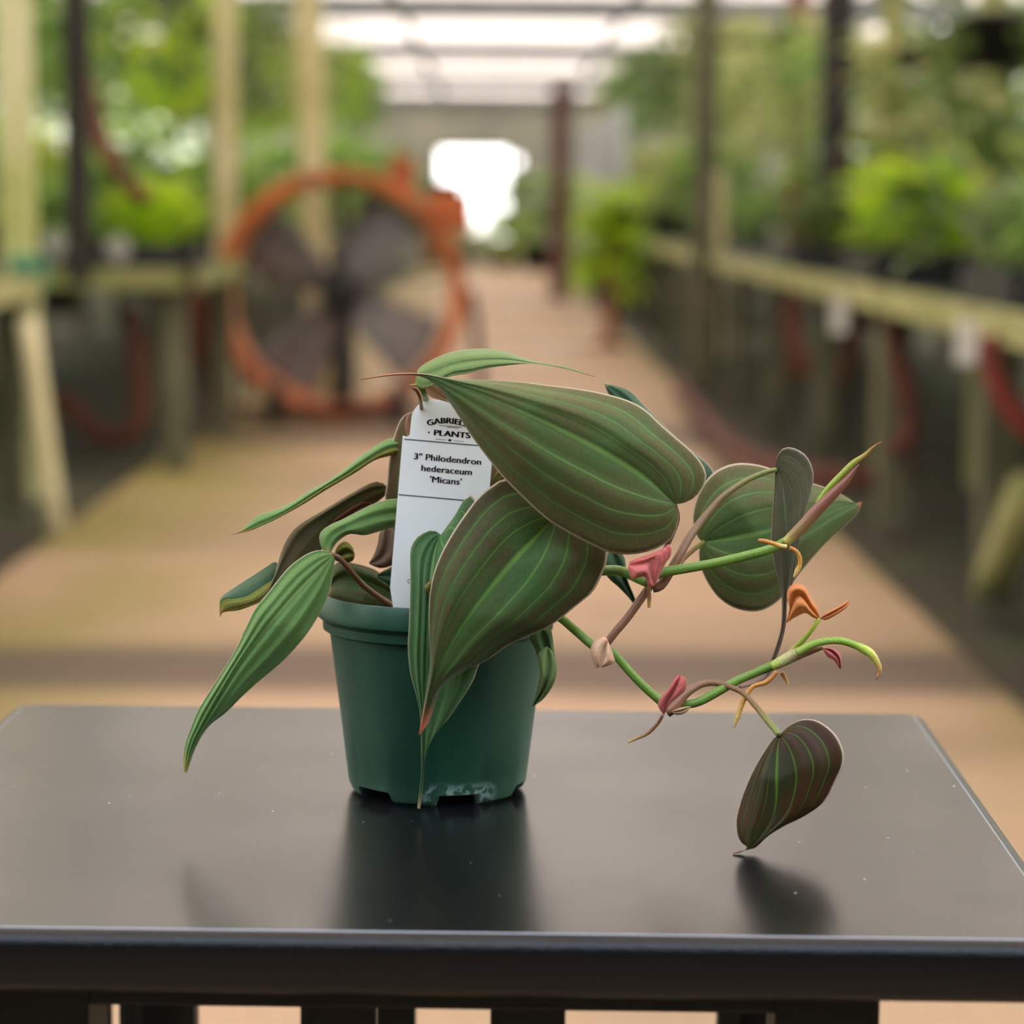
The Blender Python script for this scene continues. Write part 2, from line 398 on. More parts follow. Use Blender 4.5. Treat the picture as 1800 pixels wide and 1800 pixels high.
# ================================================================== TABLE
M_TABLE = N('black_table'); k = M_TABLE
tc_ = k.coord('Object')
n_s = k.noise(1500, 2, tc_); n_l = k.noise(14, 4, tc_)
vor = k.n('ShaderNodeTexVoronoi'); vor.inputs['Scale'].default_value = 190; k.l(tc_, vor.inputs['Vector'])
cell = k.n('ShaderNodeTexWhiteNoise'); k.l(vor.outputs['Position'], cell.inputs[0])
spk = k.math('MULTIPLY', k.ramp(vor.outputs['Distance'], .10, .06), k.math('GREATER_THAN', cell.outputs[0], .90))
spk = k.math('MULTIPLY', spk, k.ramp(n_l, .35, .6))
k.l(k.mix(spk, srgb(16,16,17), srgb(225,222,218)), k.b.inputs['Base Color'])
k.l(k.ramp(n_l, .3, .7, .22, .27), k.b.inputs['Roughness']); k.b.inputs['Specular IOR Level'].default_value = .5
k.bump(n_s, .10, .0002); k.b.inputs['Specular IOR Level'].default_value = .33; M_TOP = k.m
k = N('black_table_edge'); n_s = k.noise(900, 3)
k.b.inputs['Base Color'].default_value = srgb(6,6,8); k.b.inputs['Roughness'].default_value = .36; k.b.inputs['Specular IOR Level'].default_value = .34; k.bump(n_s, .5, .0005); M_EDGE = k.m
M_DARK = plain('black_frame_paint', srgb(12,12,12), .6, srgb(9,9,9), 30, spec=.3)
BL, BR, FR = on_z(44,1238,TZ), on_z(1605,1255,TZ), on_z(1885,1648,TZ)
ex = (BR-BL).normalized(); ey = Vector((-ex.y, ex.x, 0))
TW = (BR-BL).length; TD = abs((BR-on_z(900,1640,TZ)).dot(ey))
TM = Matrix.Translation(BL - ey*TD) @ Matrix(((ex.x,ey.x,0,0),(ex.y,ey.y,0,0),(0,0,1,0),(0,0,0,1)))   # local: x 0..TW, y 0..TD, z 0 = top
table = empty('side_table', 'small black metal table holding the potted plant', 'table', loc=(0,0,0))
def tb(name, bm, m, smooth=False):
    for v in bm.verts: v.co = TM @ v.co
    return obj(name, bm, m, table, smooth)
# slab with a bull nose all round
def slab():
    bm = bmesh.new(); prof = [(.0,0.0)]; T = .0172; r = .0052
    r = .0046; prof = [(-.0004, 0.0), (.0001, -.00020)]
    for i in range(1, 9):
        a = PI/2*i/8; prof.append((.0001+r*math.sin(a), -.00022-r*(1-math.cos(a))))
    prof += [(r,-T+.003),(r-.0008,-T+.0008),(r-.003,-T)]
    rings = []
    for off, z in prof:
        ring = []
        rc = .004
        for cx, cy, a0 in ((TW-rc,TD-rc,0),(rc,TD-rc,90),(rc,rc,180),(TW-rc,rc,270)):
            for s in range(7):
                a = math.radians(a0+15*s); ring.append(bm.verts.new((cx+(rc+off)*math.cos(a), cy+(rc+off)*math.sin(a), z)))
        rings.append(ring)
    n = len(rings[0])
    for i, (a, b) in enumerate(zip(rings, rings[1:])):
        for q in range(n):
            f = bm.faces.new((a[q], b[q], b[(q+1)%n], a[(q+1)%n])); f.material_index = 2 if i == 0 else 1; f.smooth = i > 0
    f = bm.faces.new(rings[0]); f.material_index = 0; f.smooth = False
    f = bm.faces.new(rings[-1][::-1]); f.material_index = 1; f.smooth = False
    return bm
bm = slab()
for v in bm.verts: v.co = TM @ v.co
k = N('edge_highlight_line'); k.b.inputs['Base Color'].default_value = srgb(150,160,180); k.b.inputs['Roughness'].default_value = .3; k.b.inputs['Metallic'].default_value = .6  # highlight along the table lip, painted in as a pale bluish colour
obj('tabletop', bm, [M_TOP, M_EDGE, k.m], table, False)
INV = TM.inverted()
def lx(px, yloc, py=1780):                       # local x of a picture column on the vertical plane local y = yloc
    d = ray(px, py); o_ = INV @ CAM; dd = INV.to_3x3() @ d
    return (o_ + dd*((yloc-o_.y)/dd.y)).x
def lz(px, py, yloc):
    d = ray(px, py); o_ = INV @ CAM; dd = INV.to_3x3() @ d
    return (o_ + dd*((yloc-o_.y)/dd.y)).z
yf = .012; yb = TD-.035
zb = lz(900, 1777, yf)
LEG = -TZ
xa, xb = lx(-70,yf), lx(157,yf); xc, xd = lx(1362,yf), lx(1546,yf)
tb('apron', boxbm(xa, xd, yf, yf+.018, zb, -.0172, bevel=.001), M_DARK)
tb('apron', boxbm(xa, xd, yb-.018, yb, zb-.005, -.0172, bevel=.001), M_DARK)
tb('side_rail', boxbm(xa+.002, xa+.016, yf+.018, yb-.018, zb, -.0172), M_DARK)
tb('side_rail', boxbm(xd-.016, xd-.002, yf+.018, yb-.018, zb, -.0172), M_DARK)
for a, b in ((xa,xb),(xc,xd)):
    tb('leg', boxbm(a, b, yf-.001, yf+.03, LEG, -.0172, bevel=.001), M_DARK)
bw = (xd-xc)*.9
for a in (xa+.002, xd-bw-.002):
    tb('leg', boxbm(a, a+bw, yb-.012, yb+.001, LEG, -.0172, bevel=.001), M_DARK)
for p0, p1 in ((528,660),(862,994)):
    tb('slat', boxbm(lx(p0,yf+.004), lx(p1,yf+.004), yf+.004, yf+.014, LEG+.12, zb+.01), M_DARK)
for p0, p1 in ((252,324),(661,730),(1300,1348),(185,193),(211,235)):
    tb('slat', boxbm(lx(p0,yb-.01), lx(p1,yb-.01), yb-.012, yb-.004, LEG+.12, zb+.01), M_DARK)
tb('stretcher', boxbm(xa+.005, xd-.005, yf+.006, yf+.02, LEG+.10, LEG+.125, bevel=.001), M_DARK)
tb('stretcher', boxbm(xa+.005, xd-.005, yb-.014, yb-.002, LEG+.10, LEG+.125, bevel=.001), M_DARK)

# ================================================================== POTTED PLANT
plant = empty('potted_philodendron', 'velvet leaved trailing philodendron in a green plastic nursery pot', 'potted plant', loc=POT)
class _P: pass
def under(o):                                                  # keep world placement under the plant's Empty
    o.parent = plant; o.matrix_parent_inverse = Matrix.Translation(-POT); return o
def pleaf(*a, **kw): return under(leaf(*a, **kw))
def pstem(*a, **kw): return under(stem(*a, parent=None, **kw))
PX = (D0)/F * 1.0015
# pot
k = N('green_pot_plastic'); oc = k.coord('Object'); sp = k.n('ShaderNodeSeparateXYZ'); k.l(oc, sp.inputs[0])
zz = sp.outputs[2]
n1 = k.noise(35, 4, oc, stretch=(1,1,.35)); n2 = k.noise(420, 4, oc); n3 = k.noise(1600, 2, oc)
col = k.mix(k.ramp(n1, .3, .75), srgb(12,54,38), srgb(32,76,54))
col = k.mix(k.ramp(n3, .70, .78, 0, .5), col, srgb(120,150,130))
low = k.ramp(k.math('ADD', zz, k.math('MULTIPLY', n2, .006)), .0125, .0085)
# lime crust near the drainage cuts
cx = k.math('SUBTRACT', sp.outputs[0], .0075)
near = k.ramp(k.math('ABSOLUTE', cx), .0135, .009)
dirt = k.math('MULTIPLY', k.math('MULTIPLY', low, near), k.ramp(n2, .46, .56))
col = k.mix(k.math('MULTIPLY', dirt, .75), col, srgb(150,172,165))
side = k.math('MULTIPLY', k.ramp(zz, .012, .001), k.ramp(n1, .3, .6, .2, .7))
col = k.mix(k.math('MULTIPLY', side, .28), col, srgb(105,140,120))
k.l(col, k.b.inputs['Base Color']); k.b.inputs['Roughness'].default_value = .42; k.bump(n3, .15, .0004); M_POT = k.m
rB, rT, rR = 155*PX, 192*PX, 216*PX
def zof(py, r):                                               # height of a point of the pot's front seen at picture row py
    return on_y(769, py, D0-r).z - TZ
zR0 = zof(1137, rT+4*PX); zS = zof(1118, rR-4*PX); zR1 = zof(1072, rR*.985)
POT_H = zR1
bm = bmesh.new(); SEG = 144
th = .0011
outer = [(rB-.0022,0),(rB-.0005,.0012),(rB+.0006,.0035),(rB+(rT-rB)*.5,zR0*.5),(rT,zR0-.0004),(rT+.0012,zR0),(rT+.0022,zR0+.0006),(rT+.0024,zS-.0006),(rR-.0016,zS),(rR-.0002,zS+.0012),(rR,zS+.0028),(rR-.0012,zR1-.001),(rR-.0016,zR1)]
inner = [(rR-.0026,zR1+.0001),(rR-.0034,zR1-.0006),(rR-.0040,zS),(rT-.0012,zR0-.002),(rB-.0010,.005),(rB-.004,.0042)]
rings = lathe(bm, outer+inner, SEG)
bm.faces.new(rings[-1])
def notch(kk):
    a = (math.degrees(2*PI*kk/SEG)+90) % 360                   # 0 at the front (-Y)
    for c in (-45,15,75,135,195,255):
        dlt = (a-c+180) % 360-180
        if abs(dlt) < 14: return True
    return False
for kk in range(SEG):
    if notch(kk):
        rings[0][kk].co.z = .0036; rings[1][kk].co.z = .0039; rings[2][kk].co.z = .0043
    # flat foot ring inside the wall
foot_in = [bm.verts.new(((rB-.004)*math.cos(2*PI*q/SEG),(rB-.004)*math.sin(2*PI*q/SEG), (.0036 if notch(q) else .0))) for q in range(SEG)]
for q in range(SEG):
    bm.faces.new((rings[0][q], foot_in[q], foot_in[(q+1)%SEG], rings[0][(q+1)%SEG]))
    try: bm.faces.new((foot_in[q], rings[-1][q], rings[-1][(q+1)%SEG], foot_in[(q+1)%SEG]))
    except ValueError: pass
bmesh.ops.recalc_face_normals(bm, faces=bm.faces)
pot = obj('pot', bm, M_POT, plant)
md = pot.modifiers.new('edge', 'EDGE_SPLIT'); md.split_angle = math.radians(24)
# soil
k = N('potting_soil'); n1 = k.noise(900, 4)
k.l(k.mix(k.ramp(n1, .35, .7), srgb(28,20,16), srgb(70,52,40)), k.b.inputs['Base Color']); k.b.inputs['Roughness'].default_value = .95; k.bump(n1, .8, .002)
bm = bmesh.new(); bmesh.ops.create_grid(bm, x_segments=36, y_segments=36, size=1)
for v in list(bm.verts):
    x, y = v.co.x, v.co.y; s = max(abs(x), abs(y)); L = math.hypot(x, y) or 1
    x, y = x/L*s, y/L*s
    rr = rR-.0062
    v.co = Vector((x*rr, y*rr, POT_H-.010+.0016*noise.noise(Vector((x*7,y*7,0)))+.002*(1-s*s)))
soil = obj('soil', bm, k.m, plant)
bm = bmesh.new()
for i in range(120):
    a = random.random()*2*PI; r = math.sqrt(random.random())*(rR-.008); s = random.uniform(.0008,.0022)
    m = Matrix.Translation((r*math.cos(a), r*math.sin(a), POT_H-.0085+random.uniform(0,.001))) @ Matrix.Rotation(random.random()*6,4,'Z') @ Matrix.Rotation(random.random()*6,4,'X') @ Matrix.Diagonal((s,s*.7,s*.5,1))
    bmesh.ops.create_icosphere(bm, subdivisions=1, radius=1, matrix=m)
o = obj('bark_chips', bm, plain('bark', srgb(95,72,55), .9, srgb(48,36,30), 400), plant); o['kind'] = 'stuff'

TIPD = on_z(1288,1503,TZ).y-D0          # the bronze leaf's tip reaches the table top
# --- leaves -------------------------------------------------------
pleaf('leaf', [(1187,887),(1123,832),(1050,787),(947,736),(847,693),(790,672),(752,660),(700,658),(632,667)],
  [(1187,887),(1193,900),(1190,927),(1177,950),(1147,967),(1107,975),(1073,972),(1040,958),(1000,937),(960,912),(920,875),(888,843),(860,809),(833,773),(807,733),(783,697),(763,675),(746,663),(700,659.5),(632,668)],
  [(1187,887),(1195,886),(1215,879),(1232,862),(1242,840),(1237,820),(1220,797),(1193,773),(1163,747),(1137,722),(1107,705),(1063,692),(1013,683),(963,677),(913,671),(863,668),(813,667),(780,663),(753,657),(700,656),(632,666)],
  (-.060,-.068,-.070,-.066,-.060), 'mid', sideL=.012, sideR=.008, camber=.003, quilt=.0007, nu=46, nv=14, label='largest leaf, brownish green with a thin red tip')
pleaf('leaf', [(980,903),(966,920),(900,989),(852,1047),(814,1099),(783,1151),(764,1195),(750,1245),(736,1292)],
  [(980,903),(968,868),(930,845),(887,842),(866,853),(842,872),(818,903),(797,934),(776,972),(763,1006),(756,1041),(754,1082),(755,1123),(756,1165),(751,1203),(744,1247),(736,1292)],
  [(980,903),(1012,882),(1048,905),(1066,950),(1067,985),(1057,1013),(1042,1041),(1018,1061),(990,1084),(963,1103),(928,1118),(894,1134),(866,1154),(842,1168),(818,1178),(792,1195),(774,1213),(765,1237),(753,1271),(736,1293)],
  (-.042,-.056,-.062,-.062,-.058), 'dark', sideL=.006, sideR=.010, camber=.003, quilt=.0006, nu=46, nv=14, label='dark leaf hanging over the pot front with a red tip')
pleaf('leaf', [(775,940),(766,962),(757,1016),(752,1100),(748,1200),(744,1290),(744,1350),(736,1421)],
  [(775,940),(762,932),(747,935),(731,946),(721,968),(721,1027),(719,1096),(717,1137),(721,1182),(730,1216),(738,1255),(740,1320),(740.5,1360),(733.5,1421)],
  [(775,940),(800,905),(817,876),(830,870),(840,885),(870,940),(885,1020),(880,1090),(858,1140),(842,1168),(832,1196),(811,1230),(787,1265),(763,1292),(750,1318),(745,1347),(744,1378),(738.5,1422)],
  (-.040,-.047,-.050,-.050,-.049,-.047), 'side', sideL=.002, sideR=-.001, quilt=.0011, qp=.36, camber=.001, nu=46, nv=14, label='long narrow leaf against the pot front with a thread-like tip')
pleaf('leaf', [(586,976),(556,1006),(531,1031),(494,1072),(456,1119),(419,1169),(389,1219),(361,1269),(339,1311),(326,1358)],
  [(586,976),(589,979),(586,1006),(578,1044),(564,1075),(544,1108),(522,1136),(492,1167),(456,1197),(425,1225),(397,1253),(372,1272),(356,1292),(342,1319),(335,1339),(329,1358)],
  [(586,976),(578,970),(561,967),(539,974),(511,994),(489,1019),(467,1047),(447,1072),(431,1106),(414,1142),(389,1183),(364,1222),(347,1250),(336,1278),(326,1306),(322,1339),(324,1358)],
  (-.044,-.056,-.058,-.054), 'green', sideL=.008, sideR=.006, camber=.002, quilt=.0015, qp=.40, nu=46, nv=16, label='long bright green leaf hanging left of the pot')
pleaf('leaf', [(745,905),(694,903),(640,914),(596,934),(576,955),(579,976)],
  [(745,905),(742,882),(697,877),(669,881),(639,894),(606,911),(578,924),(563,937),(562,952),(567,966),(579,977)],
  [(745,905),(742,928),(694,927),(661,936),(640,941),(614,939),(594,952),(584,967),(579,977)],
  (-.018,-.028,-.040,-.043), 'green', lm=0, rm=0, sideL=.004, sideR=.006, quilt=.0004, camber=.002)
pleaf('leaf', [(682,857),(640,868),(590,895),(540,930),(510,970),(480,1025),(450,1075),(425,1117)],
  [(682,857),(669,847),(653,848),(628,861),(600,877),(567,897),(533,917),(514,933),(500,955),(491,980),(483,1008),(472,1036),(456,1058),(445,1077),(425,1117)],
  [(682,857),(680,868),(660,885),(630,903),(600,925),(575,955),(550,985),(520,1020),(490,1060),(455,1100),(425,1117)],
  (-.004,-.012,-.026,-.036), ('olive','underbrown'), sideL=.002, sideR=.008, quilt=.0005)
pleaf('leaf', [(655,885),(630,893),(600,912),(575,930)], [(655,885),(640,876),(610,893),(585,912),(575,930)], [(655,885),(640,903),(612,917),(575,930)],
  (-.004,-.012), ('underbrown','olive'), nv=5, nu=12)
pleaf('leaf', [(745,800),(706,786),(684,789),(664,799),(633,818),(606,836),(572,855),(539,877),(511,895),(481,912),(458,922),(439,930),(403,941)],
  [(745,800),(740,778),(706,771),(694,770),(678,773),(661,783),(633,802),(606,824),(578,844),(544,862),(517,880),(489,894),(456,905),(439,918),(422,933),(403,941)],
  [(745,800),(735,806),(706,796),(689,801),(667,806),(650,814),(628,829),(606,842),(572,862),(539,883),(511,899),(481,915),(458,925),(439,933),(403,941)],
  (-.008,-.018,-.026,-.030), ('green','under'), lm=0, rm=1, sideL=.006, sideR=.001, quilt=.0003, camber=.002, label='slender leaf pointing left with a yellowish curled edge')
pleaf('leaf', [(495,998),(480,1018),(467,1027),(450,1038),(433,1048),(411,1052),(396,1052),(387,1060),(387,1084)],
  [(495,998),(483,987),(467,996),(444,1011),(419,1027),(400,1040),(388,1050),(386,1060),(386,1084)],
  [(495,998),(485,1035),(461,1056),(442,1065),(419,1073),(400,1075),(390,1078),(388,1085)],
  (-.020,-.028,-.032,-.034), ('blue','under'), lm=0, rm=1, sideL=.008, sideR=.000, quilt=.0004, camber=.001, label='small leaf at lower left with a curled yellow-green edge')
pleaf('leaf', [(585,984),(600,974),(612,970),(624,975)], [(585,984),(592,962),(606,951),(619,960),(624,975)], [(585,984),(604,990),(620,986),(624,975)], (-.012,-.014), ('under','dark'), nv=5, nu=12)
pleaf('leaf', [(705,1060),(680,1040),(650,1025),(620,1015),(590,1020),(575,1040)],
  [(705,1060),(697,1030),(683,1020),(661,1002),(640,994),(619,989),(600,986),(588,992),(580,1010),(575,1040)],
  [(705,1060),(690,1075),(650,1085),(610,1075),(585,1060),(575,1040)],
  (-.008,-.010,.000), ('dark','under'), sideL=.004, sideR=-.004, quilt=.0004)
pleaf('leaf', [(680,925),(680,950),(672,975),(650,991)], [(680,925),(668,935),(664,955),(657,975),(648,990)], [(680,925),(705,935),(708,970),(692,992),(669,999),(650,992)],
  (-.010,-.014), ('dead','dead'), nv=6, nu=14, label='withered brownish leaf')
pleaf('leaf', [(720,990),(695,1003),(675,1008),(661,1012)], [(720,990),(705,985),(686,997),(672,1004),(661,1012)], [(720,990),(718,1040),(696,1038),(680,1027),(661,1014)], (-.016,-.020), ('blue','under'), nv=5, nu=12)
pleaf('leaf', [(752,705),(762,760),(768,830),(766,900),(750,990)],
  [(752,705),(730,722),(711,729),(699,748),(690,778),(684,812),(680,850),(677,880),(690,930),(715,970),(750,990)],
  [(752,705),(800,715),(845,750),(872,800),(879,850),(860,900),(820,950),(750,990)],
  (-.012,-.016,-.014), ('olive','underbrown'), sideL=.004, sideR=.004)
pleaf('leaf', [(905,815),(890,825),(878,835),(862,850)], [(905,815),(890,815),(876,826),(862,850)], [(905,815),(896,835),(880,846),(862,850)], (-.02,-.022), ('under','under'), nv=4, nu=8)
pleaf('leaf', [(732,660),(767,650),(813,636),(880,631),(930,637),(997,647),(1045,662)],
  [(732,660),(730,672),(740,684),(765,676),(790,662),(820,657),(853,648),(887,643),(920,639.5),(947,640),(997,649),(1045,663)],
  [(732,660),(733,652),(740,644),(760,632),(790,620),(830,613.5),(867,614),(900,622),(930,632),(963,639),(997,645),(1030,656),(1045,661)],
  (-.052,-.050,-.044,-.036), ('light','light'), sideL=-.004, sideR=.012, quilt=.0006, camber=.002, label='pale green topmost leaf with a long thin tip')
pleaf('leaf', [(1195,870),(1185,820),(1150,765),(1110,715),(1085,690),(1062,674)],
  [(1195,870),(1165,845),(1120,785),(1085,720),(1069,692),(1062,674)],
  [(1195,870),(1235,868),(1257,842),(1250,822),(1230,803),(1197,777),(1163,743),(1130,710),(1110,689),(1090,680),(1062,673)],
  (.006,.004,.006), ('blue','under'), sideL=.004, sideR=.006)
pleaf('leaf', [(1235,953),(1293,946),(1357,932),(1427,911),(1477,891),(1500,885),(1515,882)],
  [(1235,953),(1229,966),(1230,990),(1240,1017),(1260,1047),(1287,1067),(1320,1075),(1347,1070),(1375,1050),(1403,1012),(1427,983),(1455,952),(1482,928),(1506,905),(1513,892),(1515,883)],
  [(1235,953),(1226,943),(1218,917),(1222,883),(1237,850),(1260,827),(1290,815),(1320,815),(1350,822),(1387,837),(1430,850),(1460,860),(1487,873),(1507,887),(1512,886),(1516,881)],
  (-.010,-.016,-.010,.006), ('rear','under'), sideL=.004, sideR=.006, quilt=.0006, camber=.002, nu=40, nv=12, label='rounded leaf behind the vine tip, pointing right')
pleaf('leaf', [(1363,825),(1371,833),(1378,880),(1383,950),(1386,1005),(1381,1050),(1377,1100),(1367,1138),(1356,1167)],
  [(1363,825),(1362,838),(1361,860),(1358,900),(1356,950),(1361,990),(1369,1023),(1374,1052),(1373,1100),(1363,1137),(1353,1167)],
  [(1363,825),(1365,806),(1373,791),(1387,786),(1407,793),(1422,808),(1430,833),(1427,860),(1417,897),(1410,930),(1403,963),(1397,1010),(1390,1035),(1384,1055),(1381,1100),(1371,1140),(1359,1168)],
  (-.030,-.030,-.028,-.024), ('taupe','under'), sideL=.004, sideR=-.006, quilt=.0005, camber=.001, nu=46, nv=12, label='narrow folded leaf standing upright with a dark drooping tip')
pleaf('leaf', [(1371,1292),(1366,1319),(1364,1361),(1364,1406),(1357,1439),(1339,1468),(1320,1489),(1288,1501)],
  [(1371,1292),(1361,1297),(1348,1314),(1332,1339),(1317,1368),(1303,1403),(1294,1439),(1296,1466),(1303,1481),(1313,1489),(1305,1497),(1288,1502)],
  [(1371,1292),(1383,1279),(1401,1268),(1417,1264),(1437,1267),(1459,1281),(1474,1299),(1483,1323),(1481,1346),(1470,1370),(1457,1397),(1441,1417),(1410,1437),(1379,1452),(1350,1470),(1328,1490),(1305,1495),(1288,1500)],
  (-.080,TIPD+.004,TIPD+.002,TIPD), ('bronze','underbrown'), sideL=.004, sideR=.006, camber=.002, quilt=.0005, nu=44, nv=13, label='bronze heart-shaped leaf hanging over the table corner')
pleaf('leaf', [(950,1105),(962,1135),(968,1170),(955,1210),(935,1243)], [(950,1105),(930,1118),(940,1140),(946,1165),(948,1195),(935,1243)], [(950,1105),(968,1106),(974,1140),(979,1176),(973,1202),(956,1227),(935,1243)],
  (-.040,-.044,-.040), ('side','under'), nv=7, nu=22, label='small leaf hanging over the rim at right')
pleaf('leaf', [(962,1136),(966,1165),(962,1195),(950,1222),(935,1243)], [(962,1136),(946,1150),(948,1178),(949,1202),(935,1243)], [(962,1136),(974,1150),(979,1177),(973,1203),(956,1228),(935,1243)],
  (-.047,-.048,-.042), ('light','under'), nv=6, nu=18, label='pale twisted lower half of the small leaf')
pleaf('leaf', [(1075,965),(1092,1000),(1105,1030),(1119,1068)], [(1075,965),(1060,985),(1066,1012),(1088,1033),(1107,1053),(1118,1068)], [(1075,965),(1097,978),(1103,1017),(1116,1050),(1120,1068)], (-.02,-.022,-.02), ('blue','under'), nv=6, nu=16)
# hidden filler inside the crown and a pale young sheath behind the big leaf
pleaf('leaf', [(735,662),(752,672),(768,688),(790,705)], [(735,662),(745,680),(756,697),(790,708)], [(735,662),(765,668),(785,690),(792,704)], (-.046,-.044), ('papery','papery'), nv=4, nu=10)
pleaf('leaf', [(760,1046),(763,1030),(764,1018)], [(760,1046),(746,1034),(752,1024),(764,1018)], [(760,1046),(768,1034),(764,1018)], (-.049,-.050), ('under','under'), nv=3, nu=8)

# --- stems --------------------------------------------------------
pstem('petiole', [(718,677),(728,682),(738,698),(743,740),(760,900),(765,1050)], [1.5,2.5,3,3.5,5,6], [-.046,-.046,-.044,-.024,-.012,-.012], SRB)
pstem('petiole', [(737,675),(745,690),(752,720),(770,850),(775,1050)], [6,5,6,7,7], [-.046,-.044,-.020,-.010,-.010], SG)
pstem('stipule', [(752,675),(736,677),(718,677)], [4,3.4,1], -.048, SGB)
pstem('leaf_bud', [(722,775),(717,750),(718,735),(721,727)], [6,5,3,1], -.014, SBUD)
pstem('petiole', [(582,974),(600,985),(640,1030),(690,1065)], [4,5,5,5], [-.044,-.036,-.020,-.012], SB)
pstem('petiole', [(682,857),(700,880),(720,980),(730,1060)], [4,5,5,5], [-.004,0,0,0], SB)
pstem('petiole', [(1186,889),(1190,915),(1172,960),(1150,1010)], [5,5,5,6], [-.058,-.050,-.046,-.046], SB)
pstem('petiole', [(979,905),(940,960),(880,1020),(830,1062)], [5,5,5,5], [-.040,-.030,-.015,-.008], SB)
pstem('vine', [(850,1075),(930,1030),(1000,1008),(1063,1003),(1093,1004),(1120,1016),(1142,1026)], [8,8,8,9,9,9,9], [-.005,-.02,-.028,-.036,-.042,-.046,-.048], SG, label='upper green vine')
pstem('vine', [(1138,1026),(1150,1014),(1165,1006),(1200,1000),(1260,989),(1327,973),(1360,963),(1385,951)], [7,8,9,9,8.5,8.5,8.5,10], -.050, SG, label='upper green vine')
pstem('vine', [(860,1075),(930,1072),(975,1080),(1010,1107),(1040,1133),(1060,1143)], [8,8,8,8,8,8], [0,-.022,-.034,-.040,-.044,-.046], SG, label='lower green vine')
pstem('vine', [(1050,1130),(1077,1147),(1107,1181),(1133,1208),(1165,1236)], [7,7.5,7.5,7.5,8], -.046, SG, label='lower green vine')
pstem('vine', [(1170,1245),(1200,1239),(1227,1234),(1260,1217),(1293,1198),(1327,1183),(1363,1168)], [7,7.5,8,8,7.5,7.5,9], -.046, SG, label='lower green vine')
pstem('petiole', [(1062,1137),(1080,1113),(1105,1083),(1137,1038),(1146,1028)], [7,7.5,7.5,7.5,6], [-.047,-.047,-.046,-.044,-.044], SB)
pstem('petiole', [(1148,1033),(1164,1026),(1193,978),(1213,943),(1237,911),(1270,874),(1310,846),(1343,831),(1366,825)], [9,9,8,7.5,7,6,5.2,4.8,4], [-.047,-.047,-.044,-.040,-.036,-.033,-.031,-.030,-.030], SBG, label='long arching brown petiole')
pstem('petiole', [(1188,1000),(1200,983),(1216,968),(1237,953)], [5,5,5,4], [-.042,-.034,-.022,-.011], SBG)
pstem('petiole', [(1172,1252),(1185,1243),(1205,1220),(1230,1204),(1255,1200),(1280,1206),(1307,1219),(1330,1243),(1350,1268),(1369,1291)], [10,10,8,6.5,6,5.2,5,5.5,6,5.5], [-.048,-.048,-.047,-.045,-.044,-.047,-.053,-.061,-.071,-.081], SBG, label='brown petiole turning green that carries the bronze leaf')
pstem('petiole', [(1300,1208),(1325,1200),(1345,1188),(1358,1170)], [3,3.5,4,4], [-.036,-.030,-.026,-.026], SM)
pstem('node', [(1356,1172),(1372,1164),(1400,1150),(1425,1142),(1446,1138)], [7,10,11,8.5,4], -.050, SNODE, label='pale swollen node')
pstem('shoot', [(1400,1148),(1425,1134),(1452,1127),(1480,1127),(1505,1135),(1516,1140),(1532,1150),(1544,1170),(1546,1182),(1540,1194)], [7,7,6.5,6.5,6.5,8,7.5,5.5,3.5,1], -.054, SHOOT, label='green shoot with pink tip')
pstem('petiole', [(1386,1152),(1395,1141),(1415,1122),(1430,1103),(1440,1086)], [6,5.5,4.5,4,4.5], [-.048,-.048,-.050,-.052,-.052], SY, label='lime green petiole of the young leaf')
pstem('bud_sheath', [(1380,955),(1390,945),(1412,924),(1440,893),(1465,868),(1488,845),(1503,825),(1510,816)], [8,9.5,11,11,9.5,7,3.2,.8], -.052, SBUD, label='rolled reddish brown bud sheath')
pstem('bud_leaf', [(1436,884),(1458,857),(1480,834),(1500,814),(1520,800),(1535,786),(1550,776)], [4,6,6,5.5,4,2.2,.7], -.050, SGB, label='rolled young leaf with a red point')
pstem('aerial_root', [(1333,950),(1343,951),(1358,955),(1370,959),(1383,961)], [3,4,4,4,4], -.058, SR)
pstem('aerial_root', [(1388,963),(1398,968),(1405,978),(1406,992),(1401,1004),(1395,1015)], [4,4,4,4,4.5,1.5], -.058, SR)
pstem('aerial_root', [(1366,1180),(1358,1190),(1345,1200),(1325,1206),(1312,1222),(1303,1242),(1296,1262),(1290,1279)], [4,4,4.5,4,4.5,4.5,4.8,1.5], -.054, SR)
pstem('aerial_root', [(1374,1182),(1380,1192),(1385,1203)], [4,3.5,2.5], -.046, SR)
pstem('aerial_root', [(1165,1257),(1156,1272),(1140,1288),(1124,1296),(1103,1305)], [3,3.2,3.2,3,2], -.050, SRB)
pstem('aerial_root', [(1140,1030),(1141,1048),(1141,1068)], [3.5,4,3], -.050, SRB)
